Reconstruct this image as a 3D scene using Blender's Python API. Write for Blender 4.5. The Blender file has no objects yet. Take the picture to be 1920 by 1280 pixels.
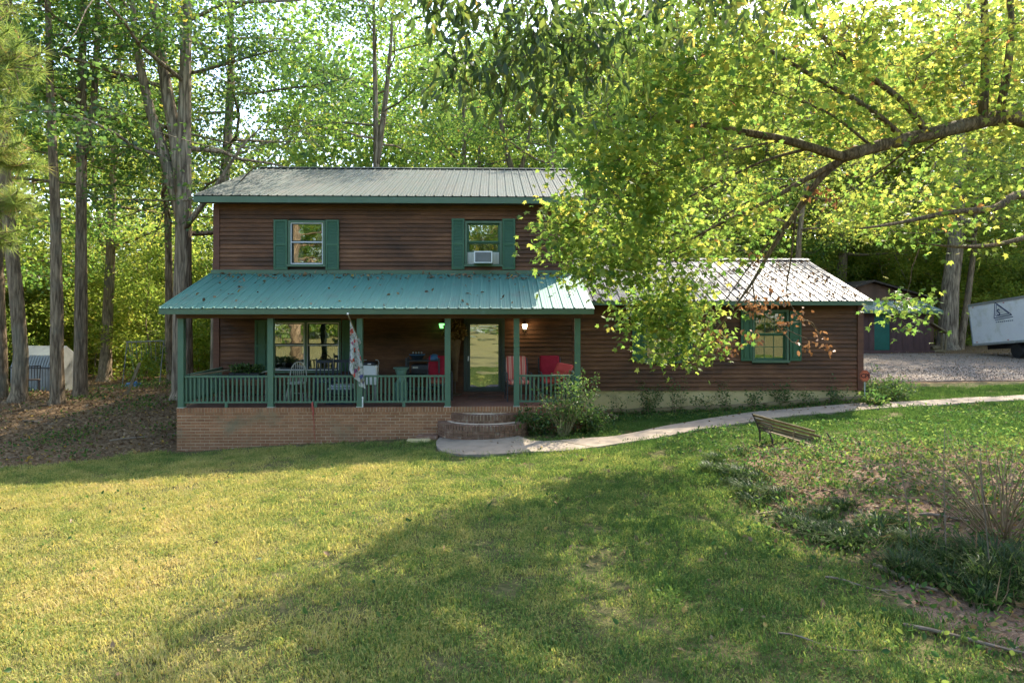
import bpy, math, random
import numpy as np
from mathutils import Vector, Matrix

scene = bpy.context.scene
C = scene.collection
rng = np.random.default_rng(7)
random.seed(7)
R = math.radians

# ------------------------------------------------------------------ camera
cam = bpy.data.objects.new("camera", bpy.data.cameras.new("camera"))
C.objects.link(cam)
cam.location = (0.0, 0.0, 2.7)
cam.rotation_euler = (R(90), 0, 0)
cam.data.sensor_width = 36.0
cam.data.lens = 24.0
cam.data.shift_y = -60.0 / 1920.0
cam.data.clip_start = 0.1
cam.data.clip_end = 1500.0
scene.camera = cam

# ------------------------------------------------------------------ sky, sun, exposure
SUN_EL, SUN_AZ = 46.0, 33.0          # azimuth to the right of straight ahead (+Y)
world = bpy.data.worlds.new("World")
scene.world = world
world.use_nodes = True
wn = world.node_tree.nodes
wl = world.node_tree.links
wn.clear()
sky = wn.new("ShaderNodeTexSky")
sky.sky_type = 'NISHITA'
sky.sun_disc = False
sky.sun_elevation = R(SUN_EL)
sky.sun_rotation = R(SUN_AZ)
sky.air_density = 1.0
sky.dust_density = 1.8
sky.ozone_density = 0.7
bg = wn.new("ShaderNodeBackground")
bg.inputs['Strength'].default_value = 0.15
wo = wn.new("ShaderNodeOutputWorld")
wl.new(sky.outputs[0], bg.inputs[0])
wl.new(bg.outputs[0], wo.inputs[0])

sd = Vector((math.sin(R(SUN_AZ)) * math.cos(R(SUN_EL)), math.cos(R(SUN_AZ)) * math.cos(R(SUN_EL)), math.sin(R(SUN_EL))))
sun = bpy.data.objects.new("sun", bpy.data.lights.new("sun", 'SUN'))
C.objects.link(sun)
sun.data.energy = 2.6
sun.data.angle = R(0.55)
sun.data.color = (1.0, 0.91, 0.76)
sun.rotation_euler = (-sd).to_track_quat('-Z', 'Y').to_euler()
sun.location = (20, 40, 40)

vs = scene.view_settings
vs.view_transform = 'Standard'
vs.look = 'None'
vs.exposure = 2.2
vs.gamma = 1.0
vs.use_curve_mapping = False
scene.render.engine = 'CYCLES'
scene.cycles.max_bounces = 10
scene.cycles.diffuse_bounces = 6
scene.cycles.glossy_bounces = 3
scene.cycles.transmission_bounces = 8
scene.cycles.transparent_max_bounces = 8
scene.cycles.caustics_reflective = False
scene.cycles.caustics_refractive = False
scene.cycles.sample_clamp_indirect = 6.0
scene.cycles.use_denoising = True

# ------------------------------------------------------------------ materials
def _n(nt, t, **kw):
    n = nt.nodes.new(t)
    for k, v in kw.items():
        setattr(n, k, v)
    return n

def _ramp(nt, fac, stops):
    r = nt.nodes.new("ShaderNodeValToRGB")
    el = r.color_ramp.elements
    while len(el) < len(stops):
        el.new(0.5)
    for e, (p, c) in zip(el, stops):
        e.position = p
        e.color = (*c, 1)
    nt.links.new(fac, r.inputs[0])
    return r.outputs[0]

def _noise(nt, vec, scale, detail=4, rough=0.55, mapscale=None, rot=None):
    if mapscale or rot:
        m = nt.nodes.new("ShaderNodeMapping")
        if mapscale: m.inputs['Scale'].default_value = mapscale
        if rot: m.inputs['Rotation'].default_value = rot
        nt.links.new(vec, m.inputs['Vector'])
        vec = m.outputs[0]
    n = nt.nodes.new("ShaderNodeTexNoise")
    n.inputs['Scale'].default_value = scale
    n.inputs['Detail'].default_value = detail
    n.inputs['Roughness'].default_value = rough
    nt.links.new(vec, n.inputs['Vector'])
    return n.outputs['Fac']

def _mix(nt, fac, a, b, mode='MIX'):
    m = nt.nodes.new("ShaderNodeMix")
    m.data_type = 'RGBA'
    m.blend_type = mode
    for s, v in ((m.inputs[0], fac), (m.inputs[6], a), (m.inputs[7], b)):
        if hasattr(v, 'is_linked') or hasattr(v, 'links'):
            nt.links.new(v, s)
        elif isinstance(v, (int, float)):
            s.default_value = v
        else:
            s.default_value = (*v, 1)
    return m.outputs[2]

def _math(nt, op, a, b=None, c=None):
    m = nt.nodes.new("ShaderNodeMath")
    m.operation = op
    for i, v in enumerate((a, b, c)):
        if v is None: continue
        if isinstance(v, (int, float)): m.inputs[i].default_value = v
        else: nt.links.new(v, m.inputs[i])
    return m.outputs[0]

def _maprange(nt, v, a, b, c=0.0, d=1.0):
    m = nt.nodes.new("ShaderNodeMapRange")
    m.inputs[1].default_value = a
    m.inputs[2].default_value = b
    m.inputs[3].default_value = c
    m.inputs[4].default_value = d
    nt.links.new(v, m.inputs[0])
    return m.outputs[0]

def new_mat(name):
    m = bpy.data.materials.new(name)
    m.use_nodes = True
    nt = m.node_tree
    nt.nodes.clear()
    out = nt.nodes.new("ShaderNodeOutputMaterial")
    return m, nt, out

def pos_of(nt):
    return nt.nodes.new("ShaderNodeNewGeometry").outputs['Position']

def rand_of(nt):
    return nt.nodes.new("ShaderNodeObjectInfo").outputs['Random']

def simple(name, stops, scale=4, rough=0.6, bump=0.0, bscale=None, mapscale=None, spec=0.4, metallic=0.0, objvar=0.0, rot=None, sheen=None, wear=None):
    """stops: two or more colours spread by noise; objvar: brightness spread per object; wear: (colour, scale, lo, hi)"""
    m, nt, out = new_mat(name)
    p = pos_of(nt)
    f = _noise(nt, p, scale, 5, 0.6, mapscale, rot)
    n = len(stops)
    col = _ramp(nt, f, [(0.32 + 0.36 * i / max(1, n - 1), c) for i, c in enumerate(stops)])
    if wear:
        wc, wsc, lo, hi = wear
        wf = _maprange(nt, _noise(nt, p, wsc, 6, 0.65), lo, hi)
        col = _mix(nt, wf, col, wc)
    if objvar:
        v = _maprange(nt, rand_of(nt), 0, 1, 1 - objvar, 1 + objvar)
        hsv = nt.nodes.new("ShaderNodeHueSaturation")
        nt.links.new(v, hsv.inputs['Value'])
        nt.links.new(col, hsv.inputs['Color'])
        col = hsv.outputs[0]
    b = nt.nodes.new("ShaderNodeBsdfPrincipled")
    nt.links.new(col, b.inputs['Base Color'])
    b.inputs['Roughness'].default_value = rough
    b.inputs['Specular IOR Level'].default_value = spec
    b.inputs['Metallic'].default_value = metallic
    if sheen:
        b.inputs['Sheen Weight'].default_value = sheen[0]
        b.inputs['Sheen Roughness'].default_value = sheen[1]
        b.inputs['Sheen Tint'].default_value = (*sheen[2], 1)
    if bump:
        bn = nt.nodes.new("ShaderNodeBump")
        bn.inputs['Strength'].default_value = bump
        bn.inputs['Distance'].default_value = 0.02
        nt.links.new(_noise(nt, p, bscale or scale * 3, 4, 0.6, mapscale, rot), bn.inputs['Height'])
        nt.links.new(bn.outputs[0], b.inputs['Normal'])
    nt.links.new(b.outputs[0], out.inputs[0])
    return m

def leaf_mat(name, stops, trans_gain=2.2, trans=0.5, gloss=0.06, shift=0.10, hue_amt=0.0):
    """colour from the per-leaf 'tint' attribute, shifted a little per tree"""
    m, nt, out = new_mat(name)
    a = nt.nodes.new("ShaderNodeAttribute")
    a.attribute_name = "tint"
    t = _math(nt, 'ADD', a.outputs['Fac'], _maprange(nt, rand_of(nt), 0, 1, -shift, shift))
    col = _ramp(nt, t, stops)
    hsv = nt.nodes.new("ShaderNodeHueSaturation")
    hsv.inputs['Value'].default_value = trans_gain * 1.22
    hsv.inputs['Saturation'].default_value = 0.97
    nt.links.new(col, hsv.inputs['Color'])
    d = nt.nodes.new("ShaderNodeBsdfDiffuse")
    nt.links.new(col, d.inputs[0])
    tr = nt.nodes.new("ShaderNodeBsdfTranslucent")
    nt.links.new(hsv.outputs[0], tr.inputs[0])
    mx = nt.nodes.new("ShaderNodeMixShader")
    mx.inputs[0].default_value = trans
    nt.links.new(d.outputs[0], mx.inputs[1])
    nt.links.new(tr.outputs[0], mx.inputs[2])
    g = nt.nodes.new("ShaderNodeBsdfGlossy")
    g.inputs['Roughness'].default_value = 0.42
    g.inputs['Color'].default_value = (1, 1, 1, 1)
    mx2 = nt.nodes.new("ShaderNodeMixShader")
    mx2.inputs[0].default_value = gloss
    nt.links.new(mx.outputs[0], mx2.inputs[1])
    nt.links.new(g.outputs[0], mx2.inputs[2])
    nt.links.new(mx2.outputs[0], out.inputs[0])
    return m

def grass_mat(name):
    m, nt, out = new_mat(name)
    p = pos_of(nt)
    big = _noise(nt, p, 0.45, 4, 0.6)
    mid = _noise(nt, p, 2.2, 4, 0.65)
    fine = _noise(nt, p, 38, 2, 0.5)
    sx = nt.nodes.new("ShaderNodeSeparateXYZ")
    nt.links.new(p, sx.inputs[0])
    dry = _maprange(nt, sx.outputs['X'], 3.2, -4.5, -0.13, 0.115)       # the open left lawn is drier
    near = _maprange(nt, sx.outputs['Y'], 14.0, 12.0, -0.10, 0.0)      # greener strip along the house
    f = _math(nt, 'ADD', _math(nt, 'MULTIPLY', big, 0.45), _math(nt, 'MULTIPLY', mid, 0.55))
    f = _math(nt, 'ADD', f, dry)
    f = _math(nt, 'ADD', f, near)
    f = _math(nt, 'ADD', f, _maprange(nt, fine, 0.3, 0.7, -0.17, 0.17))
    col = _ramp(nt, f, [(0.28, (0.062, 0.122, 0.032)), (0.43, (0.128, 0.200, 0.056)), (0.54, (0.275, 0.290, 0.088)), (0.67, (0.43, 0.375, 0.140)), (0.82, (0.50, 0.39, 0.21))])
    d = nt.nodes.new("ShaderNodeBsdfDiffuse")
    nt.links.new(col, d.inputs[0])
    tr = nt.nodes.new("ShaderNodeBsdfTranslucent")
    nt.links.new(_mix(nt, 1.0, col, (1.7, 1.6, 1.1), 'MULTIPLY'), tr.inputs[0])
    mx = nt.nodes.new("ShaderNodeMixShader")
    mx.inputs[0].default_value = 0.42
    nt.links.new(d.outputs[0], mx.inputs[1])
    nt.links.new(tr.outputs[0], mx.inputs[2])
    nt.links.new(mx.outputs[0], out.inputs[0])
    return m

def ground_mat():
    """one sheet: thatch under the lawn, leaf litter in the woods, bare red soil in the bed (vertex masks)"""
    m, nt, out = new_mat("ground_soil")
    p = pos_of(nt)
    a = nt.nodes.new("ShaderNodeAttribute"); a.attribute_name = "lawn"
    b_ = nt.nodes.new("ShaderNodeAttribute"); b_.attribute_name = "bed"
    n1 = _noise(nt, p, 1.3, 5, 0.65)
    n2 = _noise(nt, p, 14, 5, 0.7)
    n3 = _noise(nt, p, 60, 3, 0.6)
    thatch = _ramp(nt, n2, [(0.3, (0.045, 0.055, 0.018)), (0.5, (0.10, 0.095, 0.035)), (0.7, (0.17, 0.135, 0.06))])
    litter = _ramp(nt, _math(nt, 'ADD', _math(nt, 'MULTIPLY', n2, 0.6), _math(nt, 'MULTIPLY', n3, 0.4)), [(0.36, (0.06, 0.040, 0.022)), (0.5, (0.155, 0.100, 0.052)), (0.62, (0.26, 0.175, 0.095))])
    soil = _ramp(nt, _math(nt, 'ADD', _math(nt, 'MULTIPLY', n1, 0.5), _math(nt, 'MULTIPLY', n3, 0.5)), [(0.36, (0.085, 0.052, 0.034)), (0.5, (0.17, 0.108, 0.070)), (0.62, (0.27, 0.20, 0.135))])
    e1 = _maprange(nt, _math(nt, 'ADD', a.outputs['Fac'], _maprange(nt, n1, 0.3, 0.7, -0.35, 0.35)), 0.35, 0.65)
    e2 = _maprange(nt, _math(nt, 'ADD', b_.outputs['Fac'], _maprange(nt, n1, 0.3, 0.7, -0.4, 0.4)), 0.4, 0.8)
    col = _mix(nt, e2, _mix(nt, e1, litter, thatch), soil)
    b = nt.nodes.new("ShaderNodeBsdfPrincipled")
    b.inputs['Roughness'].default_value = 0.95
    b.inputs['Specular IOR Level'].default_value = 0.1
    nt.links.new(col, b.inputs['Base Color'])
    bn = nt.nodes.new("ShaderNodeBump")
    bn.inputs['Strength'].default_value = 0.7
    bn.inputs['Distance'].default_value = 0.03
    nt.links.new(_math(nt, 'ADD', n2, n3), bn.inputs['Height'])
    nt.links.new(bn.outputs[0], b.inputs['Normal'])
    nt.links.new(b.outputs[0], out.inputs[0])
    return m

def bark_mat(name, dark, light, scale=9):
    m, nt, out = new_mat(name)
    p = pos_of(nt)
    f0 = _noise(nt, p, scale, 6, 0.7, (1, 1, 0.16))
    vm = nt.nodes.new("ShaderNodeMapping"); vm.inputs['Scale'].default_value = (1, 1, 0.09)
    nt.links.new(p, vm.inputs[0])
    wv = nt.nodes.new("ShaderNodeVectorMath"); wv.operation = 'ADD'
    nt.links.new(vm.outputs[0], wv.inputs[0])
    cv = nt.nodes.new("ShaderNodeCombineXYZ"); nt.links.new(_math(nt, 'MULTIPLY', f0, 0.12), cv.inputs[0]); nt.links.new(_math(nt, 'MULTIPLY', f0, -0.1), cv.inputs[1])
    nt.links.new(cv.outputs[0], wv.inputs[1])
    vo = nt.nodes.new("ShaderNodeTexVoronoi"); vo.feature = 'DISTANCE_TO_EDGE'; vo.inputs['Scale'].default_value = scale * 1.6
    nt.links.new(wv.outputs[0], vo.inputs['Vector'])
    f = _math(nt, 'ADD', _math(nt, 'MULTIPLY', f0, 0.82), _maprange(nt, vo.outputs['Distance'], 0.0, 0.25, 0.0, 0.18))
    g = _noise(nt, p, 1.1, 4, 0.6)
    col = _ramp(nt, f, [(0.34, dark), (0.52, tuple(0.5 * (a + b) for a, b in zip(dark, light))), (0.66, light)])
    col = _mix(nt, _maprange(nt, g, 0.52, 0.75, 0.0, 0.55), col, (0.15, 0.16, 0.12))
    b = nt.nodes.new("ShaderNodeBsdfPrincipled")
    b.inputs['Roughness'].default_value = 0.92
    b.inputs['Specular IOR Level'].default_value = 0.15
    nt.links.new(col, b.inputs['Base Color'])
    bn = nt.nodes.new("ShaderNodeBump")
    bn.inputs['Strength'].default_value = 1.0
    bn.inputs['Distance'].default_value = 0.05
    nt.links.new(f, bn.inputs['Height'])
    nt.links.new(bn.outputs[0], b.inputs['Normal'])
    nt.links.new(b.outputs[0], out.inputs[0])
    return m

def siding_mat():
    m, nt, out = new_mat("stained_siding")
    p = pos_of(nt)
    r = rand_of(nt)
    mp = nt.nodes.new("ShaderNodeMapping")
    mp.inputs['Scale'].default_value = (0.9, 1.0, 26)
    cx = nt.nodes.new("ShaderNodeCombineXYZ")
    nt.links.new(_math(nt, 'MULTIPLY', r, 37.0), cx.inputs[0])
    nt.links.new(p, mp.inputs[0])
    nt.links.new(cx.outputs[0], mp.inputs['Location'])
    g = nt.nodes.new("ShaderNodeTexNoise")
    g.inputs['Scale'].default_value = 2.2; g.inputs['Detail'].default_value = 6; g.inputs['Roughness'].default_value = 0.68
    nt.links.new(mp.outputs[0], g.inputs['Vector'])
    w = _noise(nt, p, 1.1, 5, 0.7, (0.8, 1, 1.6))
    f = _math(nt, 'ADD', _math(nt, 'MULTIPLY', g.outputs['Fac'], 0.42), _math(nt, 'MULTIPLY', w, 0.58))
    f = _math(nt, 'ADD', f, _maprange(nt, r, 0, 1, -0.06, 0.06))
    col = _ramp(nt, f, [(0.30, (0.038, 0.021, 0.011)), (0.45, (0.088, 0.041, 0.019)), (0.56, (0.148, 0.064, 0.028)), (0.70, (0.23, 0.110, 0.050))])
    b = nt.nodes.new("ShaderNodeBsdfPrincipled")
    b.inputs['Roughness'].default_value = 0.72
    b.inputs['Specular IOR Level'].default_value = 0.3
    nt.links.new(col, b.inputs['Base Color'])
    bn = nt.nodes.new("ShaderNodeBump")
    bn.inputs['Strength'].default_value = 0.35; bn.inputs['Distance'].default_value = 0.01
    nt.links.new(g.outputs['Fac'], bn.inputs['Height'])
    nt.links.new(bn.outputs[0], b.inputs['Normal'])
    nt.links.new(b.outputs[0], out.inputs[0])
    return m

def roof_mat(name, c1, c2, dirt, rough=0.5, sheen=0.4, lo=0.55, hi=0.72, spec=0.8, coat=0.35):
    m, nt, out = new_mat(name)
    p = pos_of(nt)
    st = _noise(nt, p, 3.0, 5, 0.65, (7, 0.7, 0.7))
    bl = _noise(nt, p, 1.6, 6, 0.7)
    sp = _noise(nt, p, 9, 5, 0.75, (1.0, 0.5, 1))
    col = _ramp(nt, st, [(0.35, c1), (0.65, c2)])
    col = _mix(nt, _maprange(nt, bl, lo, hi, 0, 0.75), col, dirt)
    col = _mix(nt, _maprange(nt, sp, 0.63, 0.72, 0, 0.8), col, (0.055, 0.05, 0.035))
    v = _maprange(nt, rand_of(nt), 0, 1, 0.9, 1.12)
    hsv = nt.nodes.new("ShaderNodeHueSaturation")
    nt.links.new(v, hsv.inputs['Value']); nt.links.new(col, hsv.inputs['Color'])
    b = nt.nodes.new("ShaderNodeBsdfPrincipled")
    nt.links.new(hsv.outputs[0], b.inputs['Base Color'])
    nt.links.new(_maprange(nt, st, 0.3, 0.7, rough - 0.08, rough + 0.1), b.inputs['Roughness'])
    b.inputs['Specular IOR Level'].default_value = spec
    b.inputs['Coat Weight'].default_value = coat
    b.inputs['Coat Roughness'].default_value = 0.62
    b.inputs['Sheen Weight'].default_value = sheen
    b.inputs['Sheen Roughness'].default_value = 0.5
    b.inputs['Sheen Tint'].default_value = (0.9, 0.86, 0.78, 1)
    nt.links.new(b.outputs[0], out.inputs[0])
    return m

def glass_mat(name, refl=0.4, wavy=0.0, wscale=(1, 1, 1), tint=(0.9, 0.92, 0.9), rtint=(0.95, 0.95, 0.9)):
    m, nt, out = new_mat(name)
    t = nt.nodes.new("ShaderNodeBsdfTransparent")
    t.inputs[0].default_value = (*tint, 1)
    g = nt.nodes.new("ShaderNodeBsdfGlossy")
    g.inputs['Roughness'].default_value = 0.015
    g.inputs['Color'].default_value = (*rtint, 1)
    if wavy:
        p = pos_of(nt)
        bn = nt.nodes.new("ShaderNodeBump")
        bn.inputs['Strength'].default_value = 1.0
        bn.inputs['Distance'].default_value = wavy
        nt.links.new(_noise(nt, p, 2.0, 2, 0.5, wscale), bn.inputs['Height'])
        nt.links.new(bn.outputs[0], g.inputs['Normal'])
    fr = nt.nodes.new("ShaderNodeFresnel")
    fr.inputs['IOR'].default_value = 1.5
    fac = _math(nt, 'MINIMUM', _math(nt, 'ADD', fr.outputs[0], refl), 1.0)
    mx = nt.nodes.new("ShaderNodeMixShader")
    nt.links.new(fac, mx.inputs[0])
    nt.links.new(t.outputs[0], mx.inputs[1])
    nt.links.new(g.outputs[0], mx.inputs[2])
    nt.links.new(mx.outputs[0], out.inputs[0])
    return m

def emit_mat(name, col, strength):
    m, nt, out = new_mat(name)
    e = nt.nodes.new("ShaderNodeEmission")
    e.inputs[0].default_value = (*col, 1)
    e.inputs[1].default_value = strength
    nt.links.new(e.outputs[0], out.inputs[0])
    return m

def stripe_mat(name, c1, c2, c3, period=0.11):
    m, nt, out = new_mat(name)
    tc = nt.nodes.new("ShaderNodeTexCoord")
    sx = nt.nodes.new("ShaderNodeSeparateXYZ")
    nt.links.new(tc.outputs['Object'], sx.inputs[0])
    f = _math(nt, 'FRACT', _math(nt, 'DIVIDE', sx.outputs['X'], period))
    r = nt.nodes.new("ShaderNodeValToRGB")
    r.color_ramp.interpolation = 'CONSTANT'
    el = r.color_ramp.elements
    for _ in range(3): el.new(0.5)
    for e, (pp, c) in zip(el, [(0, c1), (0.34, c2), (0.46, c3), (0.72, c2), (0.84, c1)]):
        e.position = pp; e.color = (*c, 1)
    nt.links.new(f, r.inputs[0])
    b = nt.nodes.new("ShaderNodeBsdfPrincipled")
    b.inputs['Roughness'].default_value = 0.85
    nt.links.new(r.outputs[0], b.inputs['Base Color'])
    nt.links.new(b.outputs[0], out.inputs[0])
    return m

def flag_mat():
    m, nt, out = new_mat("floral_flag_cloth")
    tc = nt.nodes.new("ShaderNodeTexCoord")
    v = nt.nodes.new("ShaderNodeTexVoronoi")
    v.inputs['Scale'].default_value = 7.5
    nt.links.new(tc.outputs['Object'], v.inputs['Vector'])
    nz = _noise(nt, tc.outputs['Object'], 18, 3, 0.6)
    d = _math(nt, 'ADD', v.outputs['Distance'], _maprange(nt, nz, 0.3, 0.7, -0.18, 0.18))
    sc = nt.nodes.new("ShaderNodeSeparateColor")
    nt.links.new(v.outputs['Color'], sc.inputs[0])
    blossom = _ramp(nt, sc.outputs[0], [(0.25, (0.70, 0.09, 0.06)), (0.5, (0.75, 0.14, 0.11)), (0.62, (0.12, 0.10, 0.34)), (0.75, (0.10, 0.22, 0.12)), (0.9, (0.75, 0.35, 0.28))])
    fac = _maprange(nt, d, 0.40, 0.34)
    col = _mix(nt, fac, (0.62, 0.62, 0.58), blossom)
    line = _maprange(nt, _math(nt, 'ABSOLUTE', _math(nt, 'SUBTRACT', _noise(nt, tc.outputs['Object'], 9, 2, 0.5), 0.5)), 0.03, 0.012)
    col = _mix(nt, _math(nt, 'MULTIPLY', line, 0.8), col, (0.05, 0.12, 0.07))
    df = nt.nodes.new("ShaderNodeBsdfDiffuse"); nt.links.new(col, df.inputs[0])
    tr = nt.nodes.new("ShaderNodeBsdfTranslucent"); nt.links.new(col, tr.inputs[0])
    mx = nt.nodes.new("ShaderNodeMixShader"); mx.inputs[0].default_value = 0.35
    nt.links.new(df.outputs[0], mx.inputs[1]); nt.links.new(tr.outputs[0], mx.inputs[2])
    nt.links.new(mx.outputs[0], out.inputs[0])
    return m

M = {}
M['siding'] = siding_mat()
M['corner'] = simple("stained_corner_board", [(0.095, 0.038, 0.020), (0.15, 0.060, 0.030)], 3, 0.7, 0.1, 20, (1, 1, 6))
M['beam'] = simple("brown_porch_beam", [(0.07, 0.035, 0.02), (0.12, 0.055, 0.03)], 3, 0.7, 0.1)
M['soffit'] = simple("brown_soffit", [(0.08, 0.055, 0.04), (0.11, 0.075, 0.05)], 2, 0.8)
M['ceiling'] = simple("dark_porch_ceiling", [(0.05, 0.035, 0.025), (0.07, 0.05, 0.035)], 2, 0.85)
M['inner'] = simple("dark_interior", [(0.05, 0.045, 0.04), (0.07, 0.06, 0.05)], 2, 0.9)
M['trim'] = simple("green_trim_paint", [(0.074, 0.126, 0.068), (0.090, 0.146, 0.082)], 1.6, 0.55, 0.04, 30, wear=((0.10, 0.17, 0.12), 6, 0.58, 0.75))
M['post'] = simple("green_post_paint", [(0.070, 0.142, 0.086), (0.090, 0.162, 0.102)], 2.2, 0.5, 0.03, 30, wear=((0.05, 0.13, 0.10), 5, 0.6, 0.75))
M['shutter'] = simple("green_shutter_paint", [(0.033, 0.098, 0.044), (0.044, 0.115, 0.054)], 3, 0.5)
M['roof_porch'] = roof_mat("green_porch_roof_metal", (0.018, 0.135, 0.095), (0.034, 0.180, 0.130), (0.06, 0.09, 0.07), 0.64, 0.1, 0.56, 0.74)
M['roof_main'] = roof_mat("chalky_green_roof_metal", (0.030, 0.052, 0.040), (0.056, 0.069, 0.052), (0.066, 0.057, 0.039), 0.5, 0.04, 0.45, 0.7, 0.2, 0.0)
M['roof_wing'] = roof_mat("weathered_wing_roof_metal", (0.040, 0.046, 0.056), (0.070, 0.077, 0.090), (0.040, 0.034, 0.028), 0.45, 0.02, 0.42, 0.64, 0.15, 0.0)
M['white'] = simple("white_paint", [(0.66, 0.66, 0.62), (0.74, 0.74, 0.70)], 4, 0.45)
M['ivory'] = simple("ivory_plastic", [(0.50, 0.50, 0.41), (0.56, 0.55, 0.46)], 4, 0.5)
M['grey_plastic'] = simple("grey_plastic", [(0.22, 0.22, 0.20), (0.27, 0.27, 0.25)], 5, 0.6)
M['sash'] = simple("dark_window_sash", [(0.035, 0.05, 0.045), (0.045, 0.06, 0.055)], 4, 0.5)
M['doorframe'] = simple("dark_green_door_paint", [(0.035, 0.05, 0.036), (0.05, 0.068, 0.05)], 3, 0.5)
M['curtain'] = simple("pale_curtain_cloth", [(0.42, 0.40, 0.32), (0.52, 0.50, 0.42)], 8, 0.9)
M['glass'] = glass_mat("window_glass", 0.34, 0.004, (1, 1, 1))
M['glass_up'] = glass_mat("upstairs_window_glass", 0.22, 0.003, (1, 1, 1))
M['glass_door'] = glass_mat("rippled_storm_door_glass", 0.55, 0.007, (0.5, 1, 1.9))
M['brick'] = simple("tan_red_brick", [(0.265, 0.122, 0.058), (0.365, 0.182, 0.092)], 7, 0.85, 0.25, 60, objvar=0.16, spec=0.2, wear=((0.23, 0.19, 0.11), 1.4, 0.55, 0.75))
M['mortar'] = simple("pale_mortar", [(0.60, 0.48, 0.33), (0.70, 0.58, 0.43)], 9, 0.95, 0.2, 80, spec=0.1, wear=((0.24, 0.20, 0.12), 1.4, 0.5, 0.75))
M['step_brick'] = simple("dark_step_brick", [(0.14, 0.075, 0.045), (0.22, 0.13, 0.085)], 9, 0.85, 0.25, 60, objvar=0.2, spec=0.2, wear=((0.30, 0.27, 0.20), 9, 0.58, 0.75))
M['porch_floor'] = simple("red_brown_porch_floor", [(0.15, 0.07, 0.045), (0.20, 0.10, 0.065)], 6, 0.7)
M['concrete'] = simple("walk_concrete", [(0.25, 0.198, 0.142), (0.32, 0.26, 0.19)], 5, 0.9, 0.25, 60, spec=0.2, wear=((0.18, 0.15, 0.115), 2.0, 0.5, 0.75))
M['stucco'] = simple("tan_foundation_stucco", [(0.54, 0.42, 0.19), (0.62, 0.49, 0.25)], 3, 0.9, 0.2, 40, wear=((0.22, 0.20, 0.08), 2.5, 0.5, 0.8))
M['gravel'] = simple("driveway_gravel_base", [(0.10, 0.080, 0.062), (0.185, 0.152, 0.122), (0.29, 0.235, 0.19)], 22, 0.95, 0.8, 40, spec=0.1, wear=((0.26, 0.18, 0.12), 0.6, 0.5, 0.75))
M['timber'] = simple("landscape_timber_wood", [(0.15, 0.115, 0.05), (0.23, 0.17, 0.085)], 4, 0.9, 0.3, 30, (1, 6, 6), wear=((0.10, 0.11, 0.04), 3, 0.5, 0.75))
M['oldwood'] = simple("weathered_bench_wood", [(0.15, 0.115, 0.055), (0.25, 0.19, 0.10)], 7, 0.9, 0.3, 40, (1, 1, 1))
M['iron'] = simple("rusty_cast_iron", [(0.025, 0.018, 0.013), (0.05, 0.032, 0.02)], 12, 0.8)
M['black'] = simple("black_metal", [(0.012, 0.013, 0.016), (0.02, 0.022, 0.026)], 5, 0.5)
M['charcoal'] = simple("charcoal_metal", [(0.03, 0.033, 0.035), (0.045, 0.05, 0.05)], 5, 0.55)
M['bronze'] = simple("dark_bronze_metal", [(0.05, 0.035, 0.022), (0.08, 0.055, 0.03)], 5, 0.5)
M['navy'] = simple("navy_painted_wood", [(0.02, 0.028, 0.045), (0.03, 0.04, 0.06)], 5, 0.5)
M['cream'] = simple("cream_painted_wood", [(0.36, 0.35, 0.27), (0.44, 0.42, 0.34)], 6, 0.6)
M['red'] = simple("crimson_cushion_cloth", [(0.25, 0.007, 0.018), (0.32, 0.012, 0.028)], 9, 0.9, 0.1)
M['coral'] = simple("coral_red_cushion_cloth", [(0.42, 0.045, 0.035), (0.5, 0.065, 0.05)], 9, 0.9, 0.1)
M['rust_red'] = simple("rust_red_seat_cloth", [(0.20, 0.05, 0.025), (0.26, 0.07, 0.035)], 9, 0.9, 0.1)
M['stripe'] = stripe_mat("striped_cushion_cloth", (0.55, 0.10, 0.075), (0.72, 0.50, 0.38), (0.60, 0.20, 0.14))
M['blue'] = simple("blue_plastic", [(0.03, 0.10, 0.20), (0.05, 0.14, 0.26)], 6, 0.5)
M['dkblue'] = simple("dark_blue_cloth", [(0.015, 0.03, 0.06), (0.025, 0.05, 0.09)], 6, 0.8)
M['celadon'] = simple("pale_green_glaze", [(0.10, 0.20, 0.14), (0.15, 0.26, 0.19)], 6, 0.35)
M['straw'] = simple("dry_straw", [(0.28, 0.18, 0.07), (0.40, 0.28, 0.12)], 20, 0.95, 0.4, 60)
M['wicker'] = simple("brown_cane", [(0.09, 0.055, 0.022), (0.15, 0.09, 0.038)], 16, 0.85, 0.3, 60)
M['bark'] = bark_mat("grey_brown_bark", (0.085, 0.060, 0.036), (0.33, 0.245, 0.15))
M['bark_oak'] = bark_mat("furrowed_oak_bark", (0.08, 0.058, 0.038), (0.38, 0.295, 0.195), 7)
M['bark_maple'] = bark_mat("maple_limb_bark", (0.075, 0.052, 0.030), (0.28, 0.195, 0.11), 12)
M['cane'] = simple("dry_grey_cane", [(0.16, 0.105, 0.05), (0.27, 0.185, 0.095)], 10, 0.9)
M['twig'] = simple("fallen_twig_bark", [(0.13, 0.095, 0.06), (0.26, 0.20, 0.14)], 10, 0.95)
M['shed_red'] = simple("faded_red_brown_board", [(0.065, 0.034, 0.028), (0.12, 0.06, 0.048)], 2.2, 0.85, 0.15, 20, (1, 1, 0.4))
M['barn'] = simple("brown_barn_board", [(0.10, 0.055, 0.032), (0.16, 0.085, 0.05)], 2.2, 0.85, 0.15, 20, (1, 1, 0.4))
M['teal'] = simple("teal_green_door_paint", [(0.010, 0.09, 0.055), (0.016, 0.115, 0.075)], 2, 0.5)
M['tealroof'] = roof_mat("shed_roof_metal", (0.045, 0.12, 0.105), (0.08, 0.17, 0.15), (0.15, 0.16, 0.14), 0.5, 0.4, 0.5, 0.7)
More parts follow.
